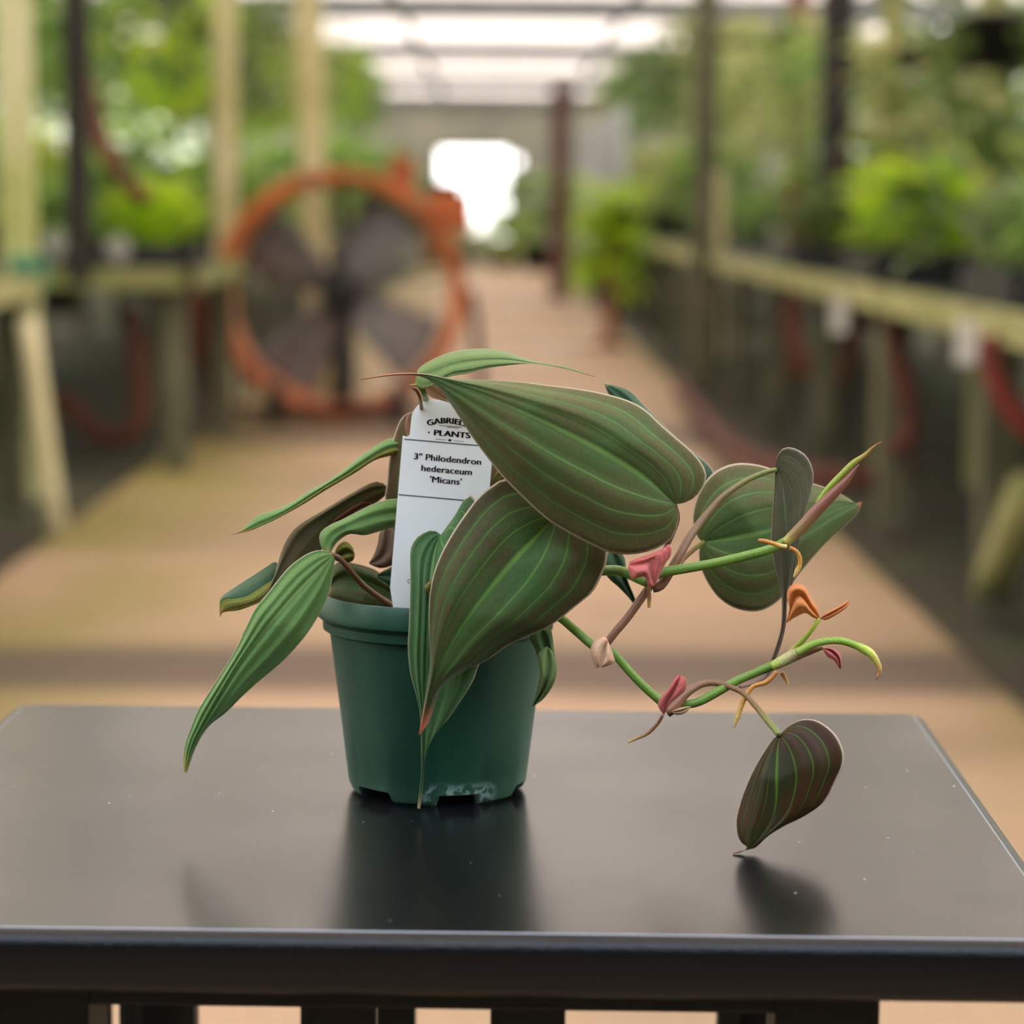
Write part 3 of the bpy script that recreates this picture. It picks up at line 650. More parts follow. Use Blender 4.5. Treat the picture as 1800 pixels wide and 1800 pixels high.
# --- stipules and young leaves ------------------------------------
pleaf('stipule', [(1150,1030),(1145,1010),(1140,990),(1125,992),(1106,995)],
  [(1150,1030),(1140,1032),(1134,1015),(1122,1015),(1111,1018),(1105,1004),(1104,992)],
  [(1150,1030),(1160,1012),(1170,990),(1180,975),(1178,956),(1162,966),(1140,975),(1120,981),(1106,987)],
  (-.062,-.064,-.062), ('sheath','sheath'), nv=7, nu=24, quilt=.0003, camber=.002, label='red stipule on the upper node')
pleaf('stipule', [(1068,1125),(1062,1140),(1056,1172)], [(1068,1125),(1062,1119),(1043,1129),(1038,1147),(1047,1175)], [(1068,1125),(1074,1138),(1079,1155),(1080,1165),(1058,1174)],
  (-.056,-.058), ('papery','sheath'), nv=6, nu=16, camber=.003, label='pale papery stipule on the lower node')
pleaf('stipule', [(1167,1257),(1172,1235),(1184,1210),(1196,1188)], [(1167,1257),(1157,1242),(1160,1228),(1174,1212),(1183,1197),(1192,1186)], [(1167,1257),(1180,1236),(1204,1214),(1206,1194),(1197,1187)],
  (-.058,-.060), ('sheath','papery'), nv=6, nu=18, camber=.003, label='pink stipule at the lowest node')
pleaf('stipule', [(1180,1251),(1195,1250),(1215,1242)], [(1180,1251),(1190,1257),(1205,1253),(1215,1242)], [(1180,1251),(1195,1244),(1215,1241)], (-.050,-.048), ('papery','papery'), nv=4, nu=10)
pleaf('stipule', [(1445,1140),(1462,1143),(1475,1158),(1477,1176)], [(1445,1140),(1455,1155),(1465,1160),(1474,1174)], [(1445,1140),(1462,1139),(1476,1148),(1479,1160),(1479,1176)], (-.054,-.054), ('sheath','sheath'), nv=5, nu=12, label='pink flap of the shoot')
pleaf('young_leaf', [(1441,1087),(1425,1068),(1410,1045),(1395,1050),(1384,1094)],
  [(1441,1087),(1430,1086),(1416,1078),(1400,1084),(1390,1090),(1382,1096)],
  [(1441,1087),(1438,1070),(1425,1050),(1417,1033),(1403,1026),(1387,1032),(1383,1050),(1388,1070),(1381,1094)],
  (-.052,-.056,-.052), ('orange','orange'), nv=8, nu=26, quilt=.0003, camber=.003, label='large unfolding orange leaf half')
pleaf('young_leaf', [(1441,1087),(1460,1078),(1478,1068),(1493,1058)], [(1441,1087),(1452,1090),(1472,1080),(1488,1068),(1494,1058)], [(1441,1087),(1455,1076),(1474,1066),(1490,1055)], (-.052,-.052), ('orange','orange'), nv=5, nu=14, label='small unfolding orange leaf half')

# ================================================================== PLANT TAG
k = N('tag_plastic'); k.b.inputs['Base Color'].default_value = srgb(214,216,222); k.b.inputs['Roughness'].default_value = .45
k.b.inputs['Subsurface Weight'].default_value = 0; M_TAG = k.m; k.b.inputs['Base Color'].default_value = (.92,.90,.87,1)
M_INK = plain('black_ink', srgb(24,26,30), .5, srgb(18,20,24), 500); M_INKG = plain('grey_ink', srgb(110,114,120), .5)
TAGY = -.030
sc = (D0+TAGY)/F
t0 = on_y(708,766,D0+TAGY)
a5 = math.atan2(.0872,.9962)
exw = (on_y(808,774.75,D0+TAGY)-t0).normalized()
eyw = (on_y(708-8.7,866,D0+TAGY)-t0).normalized(); eyw = (eyw-exw*eyw.dot(exw)).normalized()
nzw = exw.cross(eyw).normalized()                              # points away from the camera or towards it
if nzw.y > 0: nzw = -nzw                                       # towards the camera
s1 = sc*1.004
def tagp(x, y, h=0.0): return t0 + exw*(x*s1) + eyw*(y*s1) + nzw*h
TW_ = 160
out = []
def arc(cx, cy, r, a0, a1, n=8):
    for i in range(n+1):
        a = math.radians(a0+(a1-a0)*i/n); out.append((cx+r*math.cos(a), cy+r*math.sin(a)))
out.append((0,0)); 
arc(6,-5,6,120,10,5)                                            # small notch
arc(50,-30,38,190,270); arc(TW_-50,-30,38,270,350)
arc(TW_-6,-5,6,170,60,5); out.append((TW_,0))
out += [(TW_,270),(TW_-18,345),(TW_/2,385),(18,345),(0,270)]
bm = bmesh.new(); fr = [bm.verts.new(tagp(x,y,.0003)) for x, y in out]; bk = [bm.verts.new(tagp(x,y,-.0003)) for x, y in out]
bm.faces.new(fr); bm.faces.new(bk[::-1])
for i in range(len(out)): bm.faces.new((fr[i], bk[i], bk[(i+1)%len(out)], fr[(i+1)%len(out)]))
bmesh.ops.recalc_face_normals(bm, faces=bm.faces)
ptag = obj('plant_tag', bm, M_TAG, None, False)
tag(ptag, 'white plastic plant tag with black print standing in the pot', 'plant tag')
def text_bm(bm, s, cx, base, size, wscale=1.0, arcR=None, bold=.0, cut=None):
    """flat letters laid on the tag: cx centre, base baseline row, size in tag units"""
    cu = bpy.data.curves.new('t', 'FONT'); cu.body = s; cu.size = size; cu.align_x = 'CENTER'; cu.offset = bold; cu.resolution_u = 3
    to = bpy.data.objects.new('t', cu); COL.objects.link(to)
    dg = bpy.context.evaluated_depsgraph_get(); me = bpy.data.meshes.new_from_object(to.evaluated_get(dg))
    vm = {}
    for v in me.vertices:
        x, y = v.co.x*wscale, v.co.y
        if arcR:
            a = x/arcR; x, y = (arcR+y)*math.sin(a), (arcR+y)*math.cos(a)-arcR
        vm[v.index] = bm.verts.new(tagp(cx+x, base-y, .00042))
    for p in me.polygons:
        try: bm.faces.new([vm[i] for i in p.vertices])
        except ValueError: pass
    bpy.data.objects.remove(to); bpy.data.curves.remove(cu); bpy.data.meshes.remove(me)
def btext(bm, s_, cx, base, size, w=1.0, arcR=None, d=.45):
    for q in (-d, 0, d): text_bm(bm, s_, cx+q, base, size*.95, w*1.10, arcR)
def strip(bm, x0, y0, x1, y1, h=.0004):
    vs = [bm.verts.new(tagp(x, y, h)) for x, y in ((x0,y0),(x1,y0),(x1,y1),(x0,y1))]; bm.faces.new(vs)
bm = bmesh.new()
btext(bm, 'GABRIELLA', 82, -29, 15, 1.05, 105, .8)
btext(bm, 'PLANTS', 86, -6, 15, 1.18, None, .8)
text_bm(bm, '\u2022', 45, -6, 12, 1, bold=.1)
text_bm(bm, '\u2022', 123, -6, 12, 1, bold=.1)
strip(bm, 62,-24.5,102,-23.7); strip(bm, 76,-22.6,96,-21.8); strip(bm, 58,0.2,76,0.9); strip(bm, 90,0.2,108,0.9)
vs = [bm.verts.new(tagp(x,y,.0004)) for x, y in ((79,.5),(83,-2.2),(87,.5),(83,3.2))]; bm.faces.new(vs)
o = obj('logo_print', bm, M_INK, ptag, False); o['label'] = 'black curved logo lettering'
bm = bmesh.new()
btext(bm, '3" Philodendron', 82, 39, 16.5, 1.06)
btext(bm, 'hederaceum', 82, 58.5, 16.5, 1.06)
btext(bm, "'Micans'", 82, 77, 16.5, 1.06)
o = obj('name_print', bm, M_INK, ptag, False); o['label'] = 'three lines of bold black plant name'
bm = bmesh.new(); strip(bm, 3,4.5,TW_-3,6.3); strip(bm, 1.5,103,TW_-3,104.8); obj('rule_line', bm, plain('rule_ink', srgb(60,80,92), .5), ptag, False)
bm = bmesh.new(); text_bm(bm, 'GABRIELLAPLANTS', 82, 260, 12.5, 1, bold=.05); obj('small_print', bm, M_INKG, ptag, False)
#BG
# ================================================================== GREENHOUSE AROUND THE PATH
M_BOARD = plain('mossy_board', srgb(168,162,112), .8, srgb(128,130,70), 3)
M_BOARDG = plain('green_board', srgb(110,118,56), .8, srgb(140,136,90), 2)
M_PALE = plain('weathered_pale_wood', srgb(228,216,178), .8, srgb(186,174,118), 2.5)
M_LIME = plain('algae_wood', srgb(176,180,104), .8, srgb(205,196,164), 1.6)
M_GREYW = plain('grey_wood', srgb(104,100,78), .85, srgb(74,74,52), 3)
M_DKW = plain('dark_wood', srgb(44,38,30), .85, srgb(30,26,22), 3)
M_BLACKP = plain('black_pot_plastic', srgb(32,32,36), .5, srgb(22,22,25), 8)
M_MESHB = plain('bench_wire_top', srgb(60,62,52), .8, srgb(44,46,38), 5)
M_ORANGE = plain('orange_paint', srgb(204,108,44), .55, srgb(140,66,26), 5)
M_RUST = plain('rusty_brown', srgb(110,52,32), .8, srgb(70,40,28), 6)
M_BLADE = plain('fan_blade_metal', srgb(140,136,136), .5, srgb(108,104,104), 4)
M_CAGE = plain('fan_guard_wire', srgb(96,92,92), .6, srgb(76,72,72), 9)
M_BLACK = plain('black_motor', srgb(20,20,24), .55, srgb(14,14,16), 9)
M_HOSE = plain('red_hose', srgb(138,46,38), .55, srgb(104,34,30), 6)
M_HOSED = plain('dirty_red_hose', srgb(98,46,36), .8, srgb(70,40,30), 6)
M_HOSEB = plain('rust_hose', srgb(112,62,42), .7, srgb(86,42,32), 6)
M_WHITE = plain('white_label', srgb(240,238,235), .6, srgb(205,202,195), 9)
M_SHEET = plain('plastic_sheet', srgb(176,178,178), .6, srgb(150,152,152), 2)
M_SIGN = plain('paper_sign', srgb(168,166,158), .7, srgb(140,138,130), 9)
M_TERRA = plain('terracotta', srgb(150,92,68), .85, srgb(120,76,60), 6)

def foliage_mat(name, a, b, c, tr=.5):
    k = N(name); oi = k.n('ShaderNodeObjectInfo'); nz = k.noise(9, 2)
    at = k.n('ShaderNodeAttribute'); at.attribute_name = 'tint'
    col = k.mix(at.outputs['Fac'], a, b); col = k.mix(k.ramp(oi.outputs['Random'], .35, 1, 0, .65), col, c)
    k.l(col, k.b.inputs['Base Color']); k.b.inputs['Roughness'].default_value = .35
    t = k.n('ShaderNodeBsdfTranslucent'); k.l(col, t.inputs[0]); mx = k.n('ShaderNodeMixShader'); mx.inputs[0].default_value = tr
    k.l(k.b.outputs[0], mx.inputs[1]); k.l(t.outputs[0], mx.inputs[2]); k.l(mx.outputs[0], k.out.inputs[0]); return k.m
FM = {'green': foliage_mat('foliage_green', srgb(104,139,70), srgb(171,202,101), srgb(139,160,110)),
      'deep': foliage_mat('foliage_deep', srgb(70,98,52), srgb(125,156,83), srgb(112,123,73)),
      'lime': foliage_mat('foliage_lime', srgb(150,200,14), srgb(214,226,50), srgb(170,205,50), .6),
      'grey': foliage_mat('foliage_greygreen', srgb(156,172,117), srgb(212,215,144), srgb(177,164,116)),
      'yellow': foliage_mat('foliage_yellow', srgb(190,176,70), srgb(206,188,96), srgb(170,170,80), .4)}
def foliage(n, r, h, ll, lw, droop, seed, form='bush'):
    """one crown of leaves; r radius, h height, ll leaf length"""
    rnd = random.Random(seed); bm = bmesh.new(); tn = bm.faces.layers.float.new('tint_f'); cols = []
    for i in range(n):
        a = rnd.random()*2*PI
        if form == 'bush':
            t = rnd.random()**.7; z = h*t; rr = r*math.sqrt(rnd.random())*math.sin(PI*(.25+.65*t))
        elif form == 'trail':
            t = rnd.random(); z = -h*t+.06; rr = r*(.55+.45*rnd.random())*(1-.35*t)
        else:
            t = rnd.random()*.5; z = h*.1+h*t*.5; rr = r*.1*rnd.random()
        base = Vector((rr*math.cos(a), rr*math.sin(a), z))
        el = rnd.uniform(-.2, .9) if form != 'tall' else rnd.uniform(.6, 1.4)
        d = Vector((math.cos(a+rnd.uniform(-.6,.6))*math.cos(el), math.sin(a+rnd.uniform(-.6,.6))*math.cos(el), math.sin(el)))
        L = ll*rnd.uniform(.7,1.3); w = lw*rnd.uniform(.7,1.3)
        side = d.cross(Vector((0,0,1))).normalized()
        p = [base]; dd = d.copy()
        for s in range(3):
            p.append(p[-1]+dd*(L/3)); dd = (dd+Vector((0,0,-droop*(.5+.5*rnd.random())))).normalized()
        ws = (.25, 1, .8, .04); tint = rnd.random()
        rows = [(bm.verts.new(q-side*w*.5*k_+Vector((0,0,w*.12*k_))), bm.verts.new(q), bm.verts.new(q+side*w*.5*k_+Vector((0,0,w*.12*k_)))) for q, k_ in zip(p, ws)]
        for A, B in zip(rows, rows[1:]):
            for q in (0,1):
                bm.faces.new((A[q],A[q+1],B[q+1],B[q])); cols.append(tint)
    me = bpy.data.meshes.new('foliage'); bm.faces.layers.float.remove(tn); bm.to_mesh(me); bm.free()
    at = me.attributes.new('tint', 'FLOAT', 'FACE'); at.data.foreach_set('value', cols)
    me.polygons.foreach_set('use_smooth', [True]*len(me.polygons)); return me
def mesh_obj(name, me, m, parent, loc=(0,0,0)):
    me = me.copy(); me.materials.clear(); me.materials.append(m)
    o = bpy.data.objects.new(name, me); COL.objects.link(o); o.parent = parent; o.location = loc; return o
def pot_bm(r, h):
    bm = bmesh.new(); lathe(bm, [(0.001,0),(r*.75,0),(r*.95,h*.86),(r*1.03,h*.86),(r*1.03,h),(r*.93,h),(r*.9,h*.9),(.001,h*.88)], 20); return bm
def post(name, label, px, py0, y, w, m, py1=None, tilt=0, cat='post', depth=None, z0=None, z1=2.95):
    """upright post whose centre is at picture column px, row py0, y metres away"""
    p = on_y(px, py0, y); x = p.x
    a = 0 if z0 is None else z0
    bm = bmesh.new(); box(bm, -w/2, w/2, -(depth or w)/2, (depth or w)/2, 0, z1-a)
    bmesh.ops.bevel(bm, geom=list(bm.edges), offset=w*.08, segments=1, affect='EDGES')
    for v in bm.verts: v.co.x += tilt*(v.co.z-(p.z-a))
    o = obj(name, bm, m, None, False); o.location = (x, y, a); return tag(o, label, cat)

# ---- benches ------------------------------------------------------
BZ = .69
def bench(name, label, x0, x1, y0, y1, front, legm, step=1.45, edgeh=.058, leg_in=None):
    t = empty(name, label, 'bench', 'plant benches', ((x0+x1)/2, (y0+y1)/2, 0))
    inv = Matrix.Translation((-(x0+x1)/2, -(y0+y1)/2, 0))
    def p(nm, bm, m):
        for v in bm.verts: v.co = inv @ v.co
        return obj(nm, bm, m, t, False)
    p('bench_top', boxbm(x0+.02, x1-.02, y0+.02, y1-.02, BZ-.03, BZ-.005), M_MESHB)
    for a in ((x0,x0+.03),(x1-.03,x1)): p('edge_board', boxbm(a[0],a[1],y0,y1,BZ-edgeh,BZ+.01), front)
    for b in ((y0,y0+.03),(y1-.03,y1)): p('edge_board', boxbm(x0,x1,b[0],b[1],BZ-edgeh,BZ+.01), front)
    n = max(1, round((y1-y0-.3)/step))
    for i in range(n+1):
        yy = y0+.12+(y1-y0-.24)*i/n
        for xx in (x0+.08, x1-.08): p('leg', boxbm(xx-.04,xx+.04,yy-.04,yy+.04,0,BZ-.03), legm)
    return t
bench('plant_bench', 'long mossy bench lined with red hoses and hanging paper labels', 1.06, 3.0, 4.2, 18.6, M_BOARD, M_GREYW, 1.6)
bench('plant_bench', 'mossy bench end cut off by the photo edge, beside the pale slanting brace', -3.0, -1.36, 3.4, 7.9, M_BOARD, M_GREYW, 4.4)
bm = bmesh.new(); a_, b_ = on_y(48,560,7.35), on_z(100,935,.0); tube(bm, [a_, a_.lerp(b_,.5), b_], [.030,.030,.030], 8, 4)
o = obj('bench_brace', bm, M_PALE, None); tag(o, 'pale slanting timber brace at the end of the cut off bench', 'brace')
bench('plant_bench', 'short green edged bench left of the orange fan with black trays on it', -3.0, -1.02, 8.9, 10.7, M_BOARDG, M_GREYW, 1.9)
bench('plant_bench', 'long bench running on behind the orange fan', -3.0, -1.34, 10.9, 30, M_BOARD, M_GREYW, 1.9)
bench('plant_bench', 'far bench beside the brown post near the doorway', 1.1, 3.0, 20.2, 34, M_GREYW, M_DKW, 2.2)

# ---- fan ----------------------------------------------------------
FY = 11.4
fc = on_y(600, 517, FY); FR_ = 212/F*FY
fan = empty('drum_fan', 'large orange drum fan standing on the path beside the left bench', 'fan', loc=(fc.x, FY, 0))
fz = fc.z
def fp(nm, bm, m, smooth=True, parent=None): return obj(nm, bm, m, parent or fan, smooth)
bm = bmesh.new(); segs = 72; prof = [(FR_,-.17),(FR_+.012,-.16),(FR_+.012,.16),(FR_,.17),(FR_-.055,.168),(FR_-.05,.0),(FR_-.055,-.168)]
rings = []
for r, yy in prof: rings.append([bm.verts.new((r*math.cos(2*PI*k_/segs), yy, fz+r*math.sin(2*PI*k_/segs))) for k_ in range(segs)])
for i in range(len(rings)):
    A, B = rings[i], rings[(i+1)%len(rings)]
    for q in range(segs): bm.faces.new((A[q],A[(q+1)%segs],B[(q+1)%segs],B[q]))
bmesh.ops.recalc_face_normals(bm, faces=bm.faces); fp('drum', bm, M_ORANGE)
for yy in (-.165,.165):
    bm = bmesh.new()
    for rr in [FR_*q/16 for q in (3,6,9,12,15)]:
        tube(bm, [Vector((rr*math.cos(2*PI*q/24), yy, fz+rr*math.sin(2*PI*q/24))) for q in range(25)], [.0018]*25, 5, 48, cap=False)
    for q in range(8):
        a = 2*PI*q/8+.2; tube(bm, [Vector((.05*math.cos(a), yy, fz+.05*math.sin(a))), Vector(((FR_-.02)*math.cos(a), yy, fz+(FR_-.02)*math.sin(a)))], [.004]*2, 5, 2)
    g = fp('guard_grille', bm, M_CAGE); 
bm = bmesh.new()
m = Matrix.Translation((0,.02,fz)) @ Matrix.Rotation(PI/2,4,'X'); bmesh.ops.create_cone(bm, segments=28, radius1=.085, radius2=.085, depth=.24, cap_ends=True, matrix=m); fp('motor', bm, M_BLACK)
for a0 in (145, 58, 235, 325):                               # blades at rest
    a = math.radians(a0); bm = bmesh.new(); rows = []
    for i in range(9):
        t_ = i/8; r = .08+(FR_-.15)*t_; w = .09+.12*t_; row = []
        for j in range(5):
            s = (j/4-.5); ang = a+s*w*1.5/max(r,.15); row.append(bm.verts.new((r*math.cos(ang), s*w*.9*(1-.35*t_)+.012*math.cos(s*3), fz+r*math.sin(ang))))
        rows.append(row)
    for A, B in zip(rows, rows[1:]):
        for j in range(4): bm.faces.new((A[j],A[j+1],B[j+1],B[j]))
    bl = fp('blade', bm, M_BLADE); sm = bl.modifiers.new('t','SOLIDIFY'); sm.thickness = .006
fp('motor_mount', boxbm(-.05,.05,.05,.12,fz-FR_+.05,fz+.0,bevel=.008), M_BLACK, False)
fp('motor_mount', boxbm(-.02,.02,.05,.12,fz,fz+FR_-.05,bevel=.005), M_CAGE, False)
base_z = .06
for sgn in (-1,1):
    bm = bmesh.new(); tube(bm, [Vector((sgn*(FR_+.035),0,fz+.02)), Vector((sgn*(FR_+.06),.05,fz-.2)), Vector((sgn*(FR_+.08),.2,base_z)), Vector((sgn*(FR_+.02),-.28,base_z+.0))], [.022]*4, 8, 30); fp('stand', bm, M_RUST)
    bm = bmesh.new(); tube(bm, [Vector((sgn*(FR_+.02),-.28,base_z)), Vector((0,-.29,base_z))], [.022]*2, 8, 4); fp('stand_bar', bm, M_RUST)
fp('side_bracket', boxbm(FR_*.73, FR_+.04, -.12, .12, fz+FR_*.52, fz+FR_*.84, bevel=.01), M_ORANGE, False)
fp('side_bracket', boxbm(-FR_-.17, -FR_+.02, -.10, .10, fz-FR_*.55, fz+.0, bevel=.01), M_RUST, False)
fp('lifting_lug', boxbm(FR_*.40, FR_*.60, -.03, .03, fz+FR_*.78, fz+FR_*1.14, bevel=.01), M_ORANGE, False)
fp('control_box', boxbm(FR_*.70, FR_*.99, -.06, .10, fz+FR_*.83, fz+FR_*.93, bevel=.006), M_BLACK, False)
for sgn in (-1,1):
    bm = bmesh.new(); m = Matrix.Translation((sgn*.26,-.3,.085)) @ Matrix.Rotation(PI/2,4,'Y'); bmesh.ops.create_cone(bm, segments=28, radius1=.085, radius2=.085, depth=.06, cap_ends=True, matrix=m)
    fp('wheel', bm, M_BLACK)

# ---- posts and pipes ---------------------------------------------
post('greenhouse_post', 'pale cream post rising right behind the top of the orange fan', 547, 200, 12.1, .11, M_PALE, tilt=-.03)
post('greenhouse_post', 'cream yellow post beside the fan, cutting the top edge', 396, 200, 11.9, .095, M_PALE)
post('greenhouse_post', 'lime stained post near the photo edge, above the cut off bench', 28, 200, 8.1, .10, M_LIME, tilt=-.01)
post('drain_pipe', 'black upright pipe beside the leaning red pipe', 136, 200, 8.5, .08, M_DKW, cat='pipe', z0=.66)
post('greenhouse_post', 'grey brown post at the far right bench corner, below the bright roof gap', 1240, 200, 13.0, .11, M_GREYW)
post('greenhouse_post', 'dark post in the middle of the foliage over the long bench', 1470, 200, 10.2, .12, M_DKW)
post('greenhouse_post', 'slim yellow green post rising through the lime plants', 1565, 300, 9.1, .075, M_BOARD)
post('greenhouse_post', 'pale olive post at the upper right corner', 1742, 100, 8.6, .08, M_BOARD)
post('greenhouse_post', 'rust coloured post in the foliage left of the dark post', 1405, 100, 14.0, .10, M_TERRA)
post('greenhouse_post', 'dark red brown post near the far doorway', 985, 300, 27.0, .20, plain('brown_post', srgb(104,70,62), .8, srgb(76,48,42), 3), z0=0, z1=2.2)
post('greenhouse_post', 'short tan post at the start of the long bench top', 1257, 350, 16.0, .13, M_PALE, z0=0, z1=1.15)
def pipe(name, label, pts, y, r, m, cat='hose'):
    P = [on_y(a, b, y if not isinstance(y, (list,tuple)) else y[i]) for i, (a, b) in enumerate(pts)]
    bm = bmesh.new(); tube(bm, P, [r]*len(P), 10, len(P)*8)
    c = P[0].copy()
    for v in bm.verts: v.co -= c
    o = obj(name, bm, m); o.location = c; return tag(o, label, cat)
pipe('curved_pipe', 'rusty red pipe leaning from the black pipe down to the left bench', [(142,60),(150,150),(175,235),(215,310),(262,352)], 8.7, .030, M_RUST, 'pipe')
pipe('garden_hose', 'rusty hose looped under the left bench below the fan side', [(228,540),(242,640),(245,720),(225,765),(180,765),(135,725),(103,695)], 9.95, .040, M_HOSEB)
pipe('garden_hose', 'bright red hose hanging in a curve at the right photo edge', [(1738,590),(1742,640),(1768,705),(1812,755),(1850,765)], 5.45, .023, M_HOSE)
pipe('garden_hose', 'rust red hose sagging between the two white paper labels', [(1392,525),(1398,600),(1425,645),(1475,672),(1500,620),(1508,530)], 9.2, .030, M_HOSEB)
pipe('garden_hose', 'dull red hose dropping to the ground right of the middle bench leg', [(1562,560),(1598,700),(1600,760),(1570,800)], 7.4, .028, M_HOSED)
pipe('garden_hose', 'long red brown hose lying on the soil along the path', [(1190,668),(1260,760),(1330,812),(1440,838),(1540,842),(1600,825)], [13.2,9.6,8.5,8.0,7.9,8.2], .035, M_HOSED)
for (px, p0, p1, y, lab) in ((1466,520,580,7.9,'white paper label hanging from the long bench edge, farther one'),(1672,562,632,5.75,'white paper label hanging from the long bench edge, nearer one')):
    a = on_y(px, p0, y); b = on_y(px, p1, y); w = .022
    a.x = b.x = 1.045
    bm = boxbm(-.001,.001,-w*1.6,w*1.6,b.z-a.z-.01,.0)
    bm = boxbm(-w*1.1,w*1.1,-.0015,.0015,b.z-a.z-.01,.0)
    o = obj('hanging_label', bm, M_WHITE, None, False); o.location = (1.035, y, a.z); tag(o, lab, 'label', 'paper labels on the bench edge')
# stray timber at the right edge
bm = bmesh.new(); a, b = on_y(1812,860,5.6), on_z(1735,1075,.0)
tube(bm, [a, b+Vector((0,0,.05))], [.05,.04], 8, 4); o = obj('fallen_timber', bm, M_BOARD); tag(o, 'pale stained timber leaning at the right photo edge near the soil', 'timber')
# brick kerb and debris left of the fan on the floor, small rubble heap right
rr = random.Random(4)
# plastic sheet hanging on the far right
p0, p1 = on_y(1012,335,24), on_y(1105,190,24)
bm = bmesh.new(); rows = []
for i in range(13):
    row = []
    for j in range(13):
        u_, v_ = i/12, j/12
        x = p0.x+(p1.x-p0.x)*u_; z = .55+(p1.z-.2-.55)*v_ + .25*u_*v_
        row.append(bm.verts.new((x, 24+.05*math.sin(u_*14)+.02*math.sin(v_*9), z)))
    rows.append(row)
for A, B in zip(rows, rows[1:]):
    for j in range(12): bm.faces.new((A[j],B[j],B[j+1],A[j+1]))
o = obj('plastic_sheet', bm, M_SHEET); sm = o.modifiers.new('t','SOLIDIFY'); sm.thickness = .004
tag(o, 'pale grey plastic sheet hanging in the distance above the lime plant', 'sheet')

# ---- plants -------------------------------------------------------
ORD = ['nearest','second','third','fourth','fifth','sixth','seventh','eighth','ninth','tenth','eleventh','twelfth','thirteenth','fourteenth','fifteenth','sixteenth','seventeenth','eighteenth','nineteenth','twentieth','21st','22nd','23rd','24th','25th','26th','27th','28th','29th','30th']
BUSH = [foliage(110,.26,.42,.20,.085,.35,s) for s in (1,2,3)]
TALL = [foliage(46,.2,.9,.75,.10,.32,s,'tall') for s in (4,5)]
TRAIL = [foliage(130,.24,.62,.17,.075,.5,s,'trail') for s in (6,7,8)]
def proto(kind, me, m, trailing=False):
    t = empty(kind, 'x', 'potted plant')
    if trailing:
        p = obj('basket', pot_bm(.13,.12), M_BLACKP, t); mesh_obj('foliage', me, m, t, (0,0,.10))
        bm = bmesh.new()
        for q in range(3):
            a = 2*PI*q/3; tube(bm, [Vector((.12*math.cos(a),.12*math.sin(a),.11)), Vector((0,0,.42))], [.003]*2, 5, 2)
        tube(bm, [Vector((0,0,.42)), Vector((0,0,.55))], [.004]*2, 5, 2)
        obj('hanger', bm, M_CAGE, t)
    else:
        p = obj('pot', pot_bm(.115,.17), M_BLACKP, t); mesh_obj('foliage', me, m, t, (0,0,.13))
    return t
protos = {}
for nm, me_l in (('bushy',BUSH),('tall',TALL)):
    for i, me in enumerate(me_l):
        for mk in ('green','deep','lime','grey'):
            protos[(nm,i,mk)] = None
for i, me in enumerate(TRAIL):
    for mk in ('green','deep','lime','grey'): protos[('trailing',i,mk)] = None
def place(form, i, mk, loc, s, rz, label, group, cat='potted plant'):
    key = (form, i, mk)
    src = {'bushy':BUSH,'tall':TALL,'trailing':TRAIL}[form][i]
    nm = {'bushy':'bushy_potted_plant','tall':'strap_leaf_plant','trailing':'hanging_basket_plant'}[form]
    if protos[key] is None: t = protos[key] = proto(nm, src, FM[mk], form == 'trailing')
    else: t = copy_tree(protos[key])
    if form == 'trailing':
        yy_ = (loc[1]-4.5) % 7.0; zr = 2.95+1.15*(1-abs(yy_-3.5)/3.5); Lw = (zr-.005-loc[2])/s
        if Lw > .56: mw = boxbm(-.003,.003,-.003,.003,.54,Lw); obj('hanger_wire', mw, M_CAGE, t, False)
    t.location = loc; t.scale = (s,s,s); t.rotation_euler = (0,0,rz); t['label'] = label; t['category'] = cat; t['group'] = group
    return t
CN = {'green':'mid green','deep':'dark green','lime':'bright lime','grey':'grey green'}
rnd = random.Random(21)
def row(side, x, ys, form, pick, zf, sf, where, group):
    for q, y in enumerate(ys):
        mk = pick(y, q); i = rnd.randrange(2 if form == 'tall' else 3)
        lab = f"{CN[mk]} {'hanging basket' if form=='trailing' else 'potted plant'}, {ORD[q]+(' one' if q==0 else '')} in the {where}"
        place(form, i, mk, (x+rnd.uniform(-.08,.08), y+rnd.uniform(-.1,.1), zf(y)), sf(y), rnd.random()*6, lab, group)
def frange(a, b, s):
    out_ = []
    while a < b: out_.append(a); a += s
    return out_
ch = lambda *w: rnd.choice(w)
# bench plants on the fan side
for x, w in ((-1.50,'aisle row on the bench behind the fan'),(-2.05,'middle row on the bench behind the fan'),(-2.6,'back row on the bench behind the fan')):
    row('l', x, frange(9.9 if x > -1.6 else 9.4,26,1.1), 'bushy', lambda y, q: ch('green','green','lime','deep','grey'), lambda y: BZ, lambda y: (.62 if x > -1.6 else .78)+rnd.uniform(-.1,.25), w, 'plants on the bench behind the fan')
row('l', -1.75, frange(4.4,7.8,.75), 'bushy', lambda y, q: ch('green','deep','grey'), lambda y: BZ, lambda y: .9, 'row on the cut off bench', 'plants on the cut off bench')
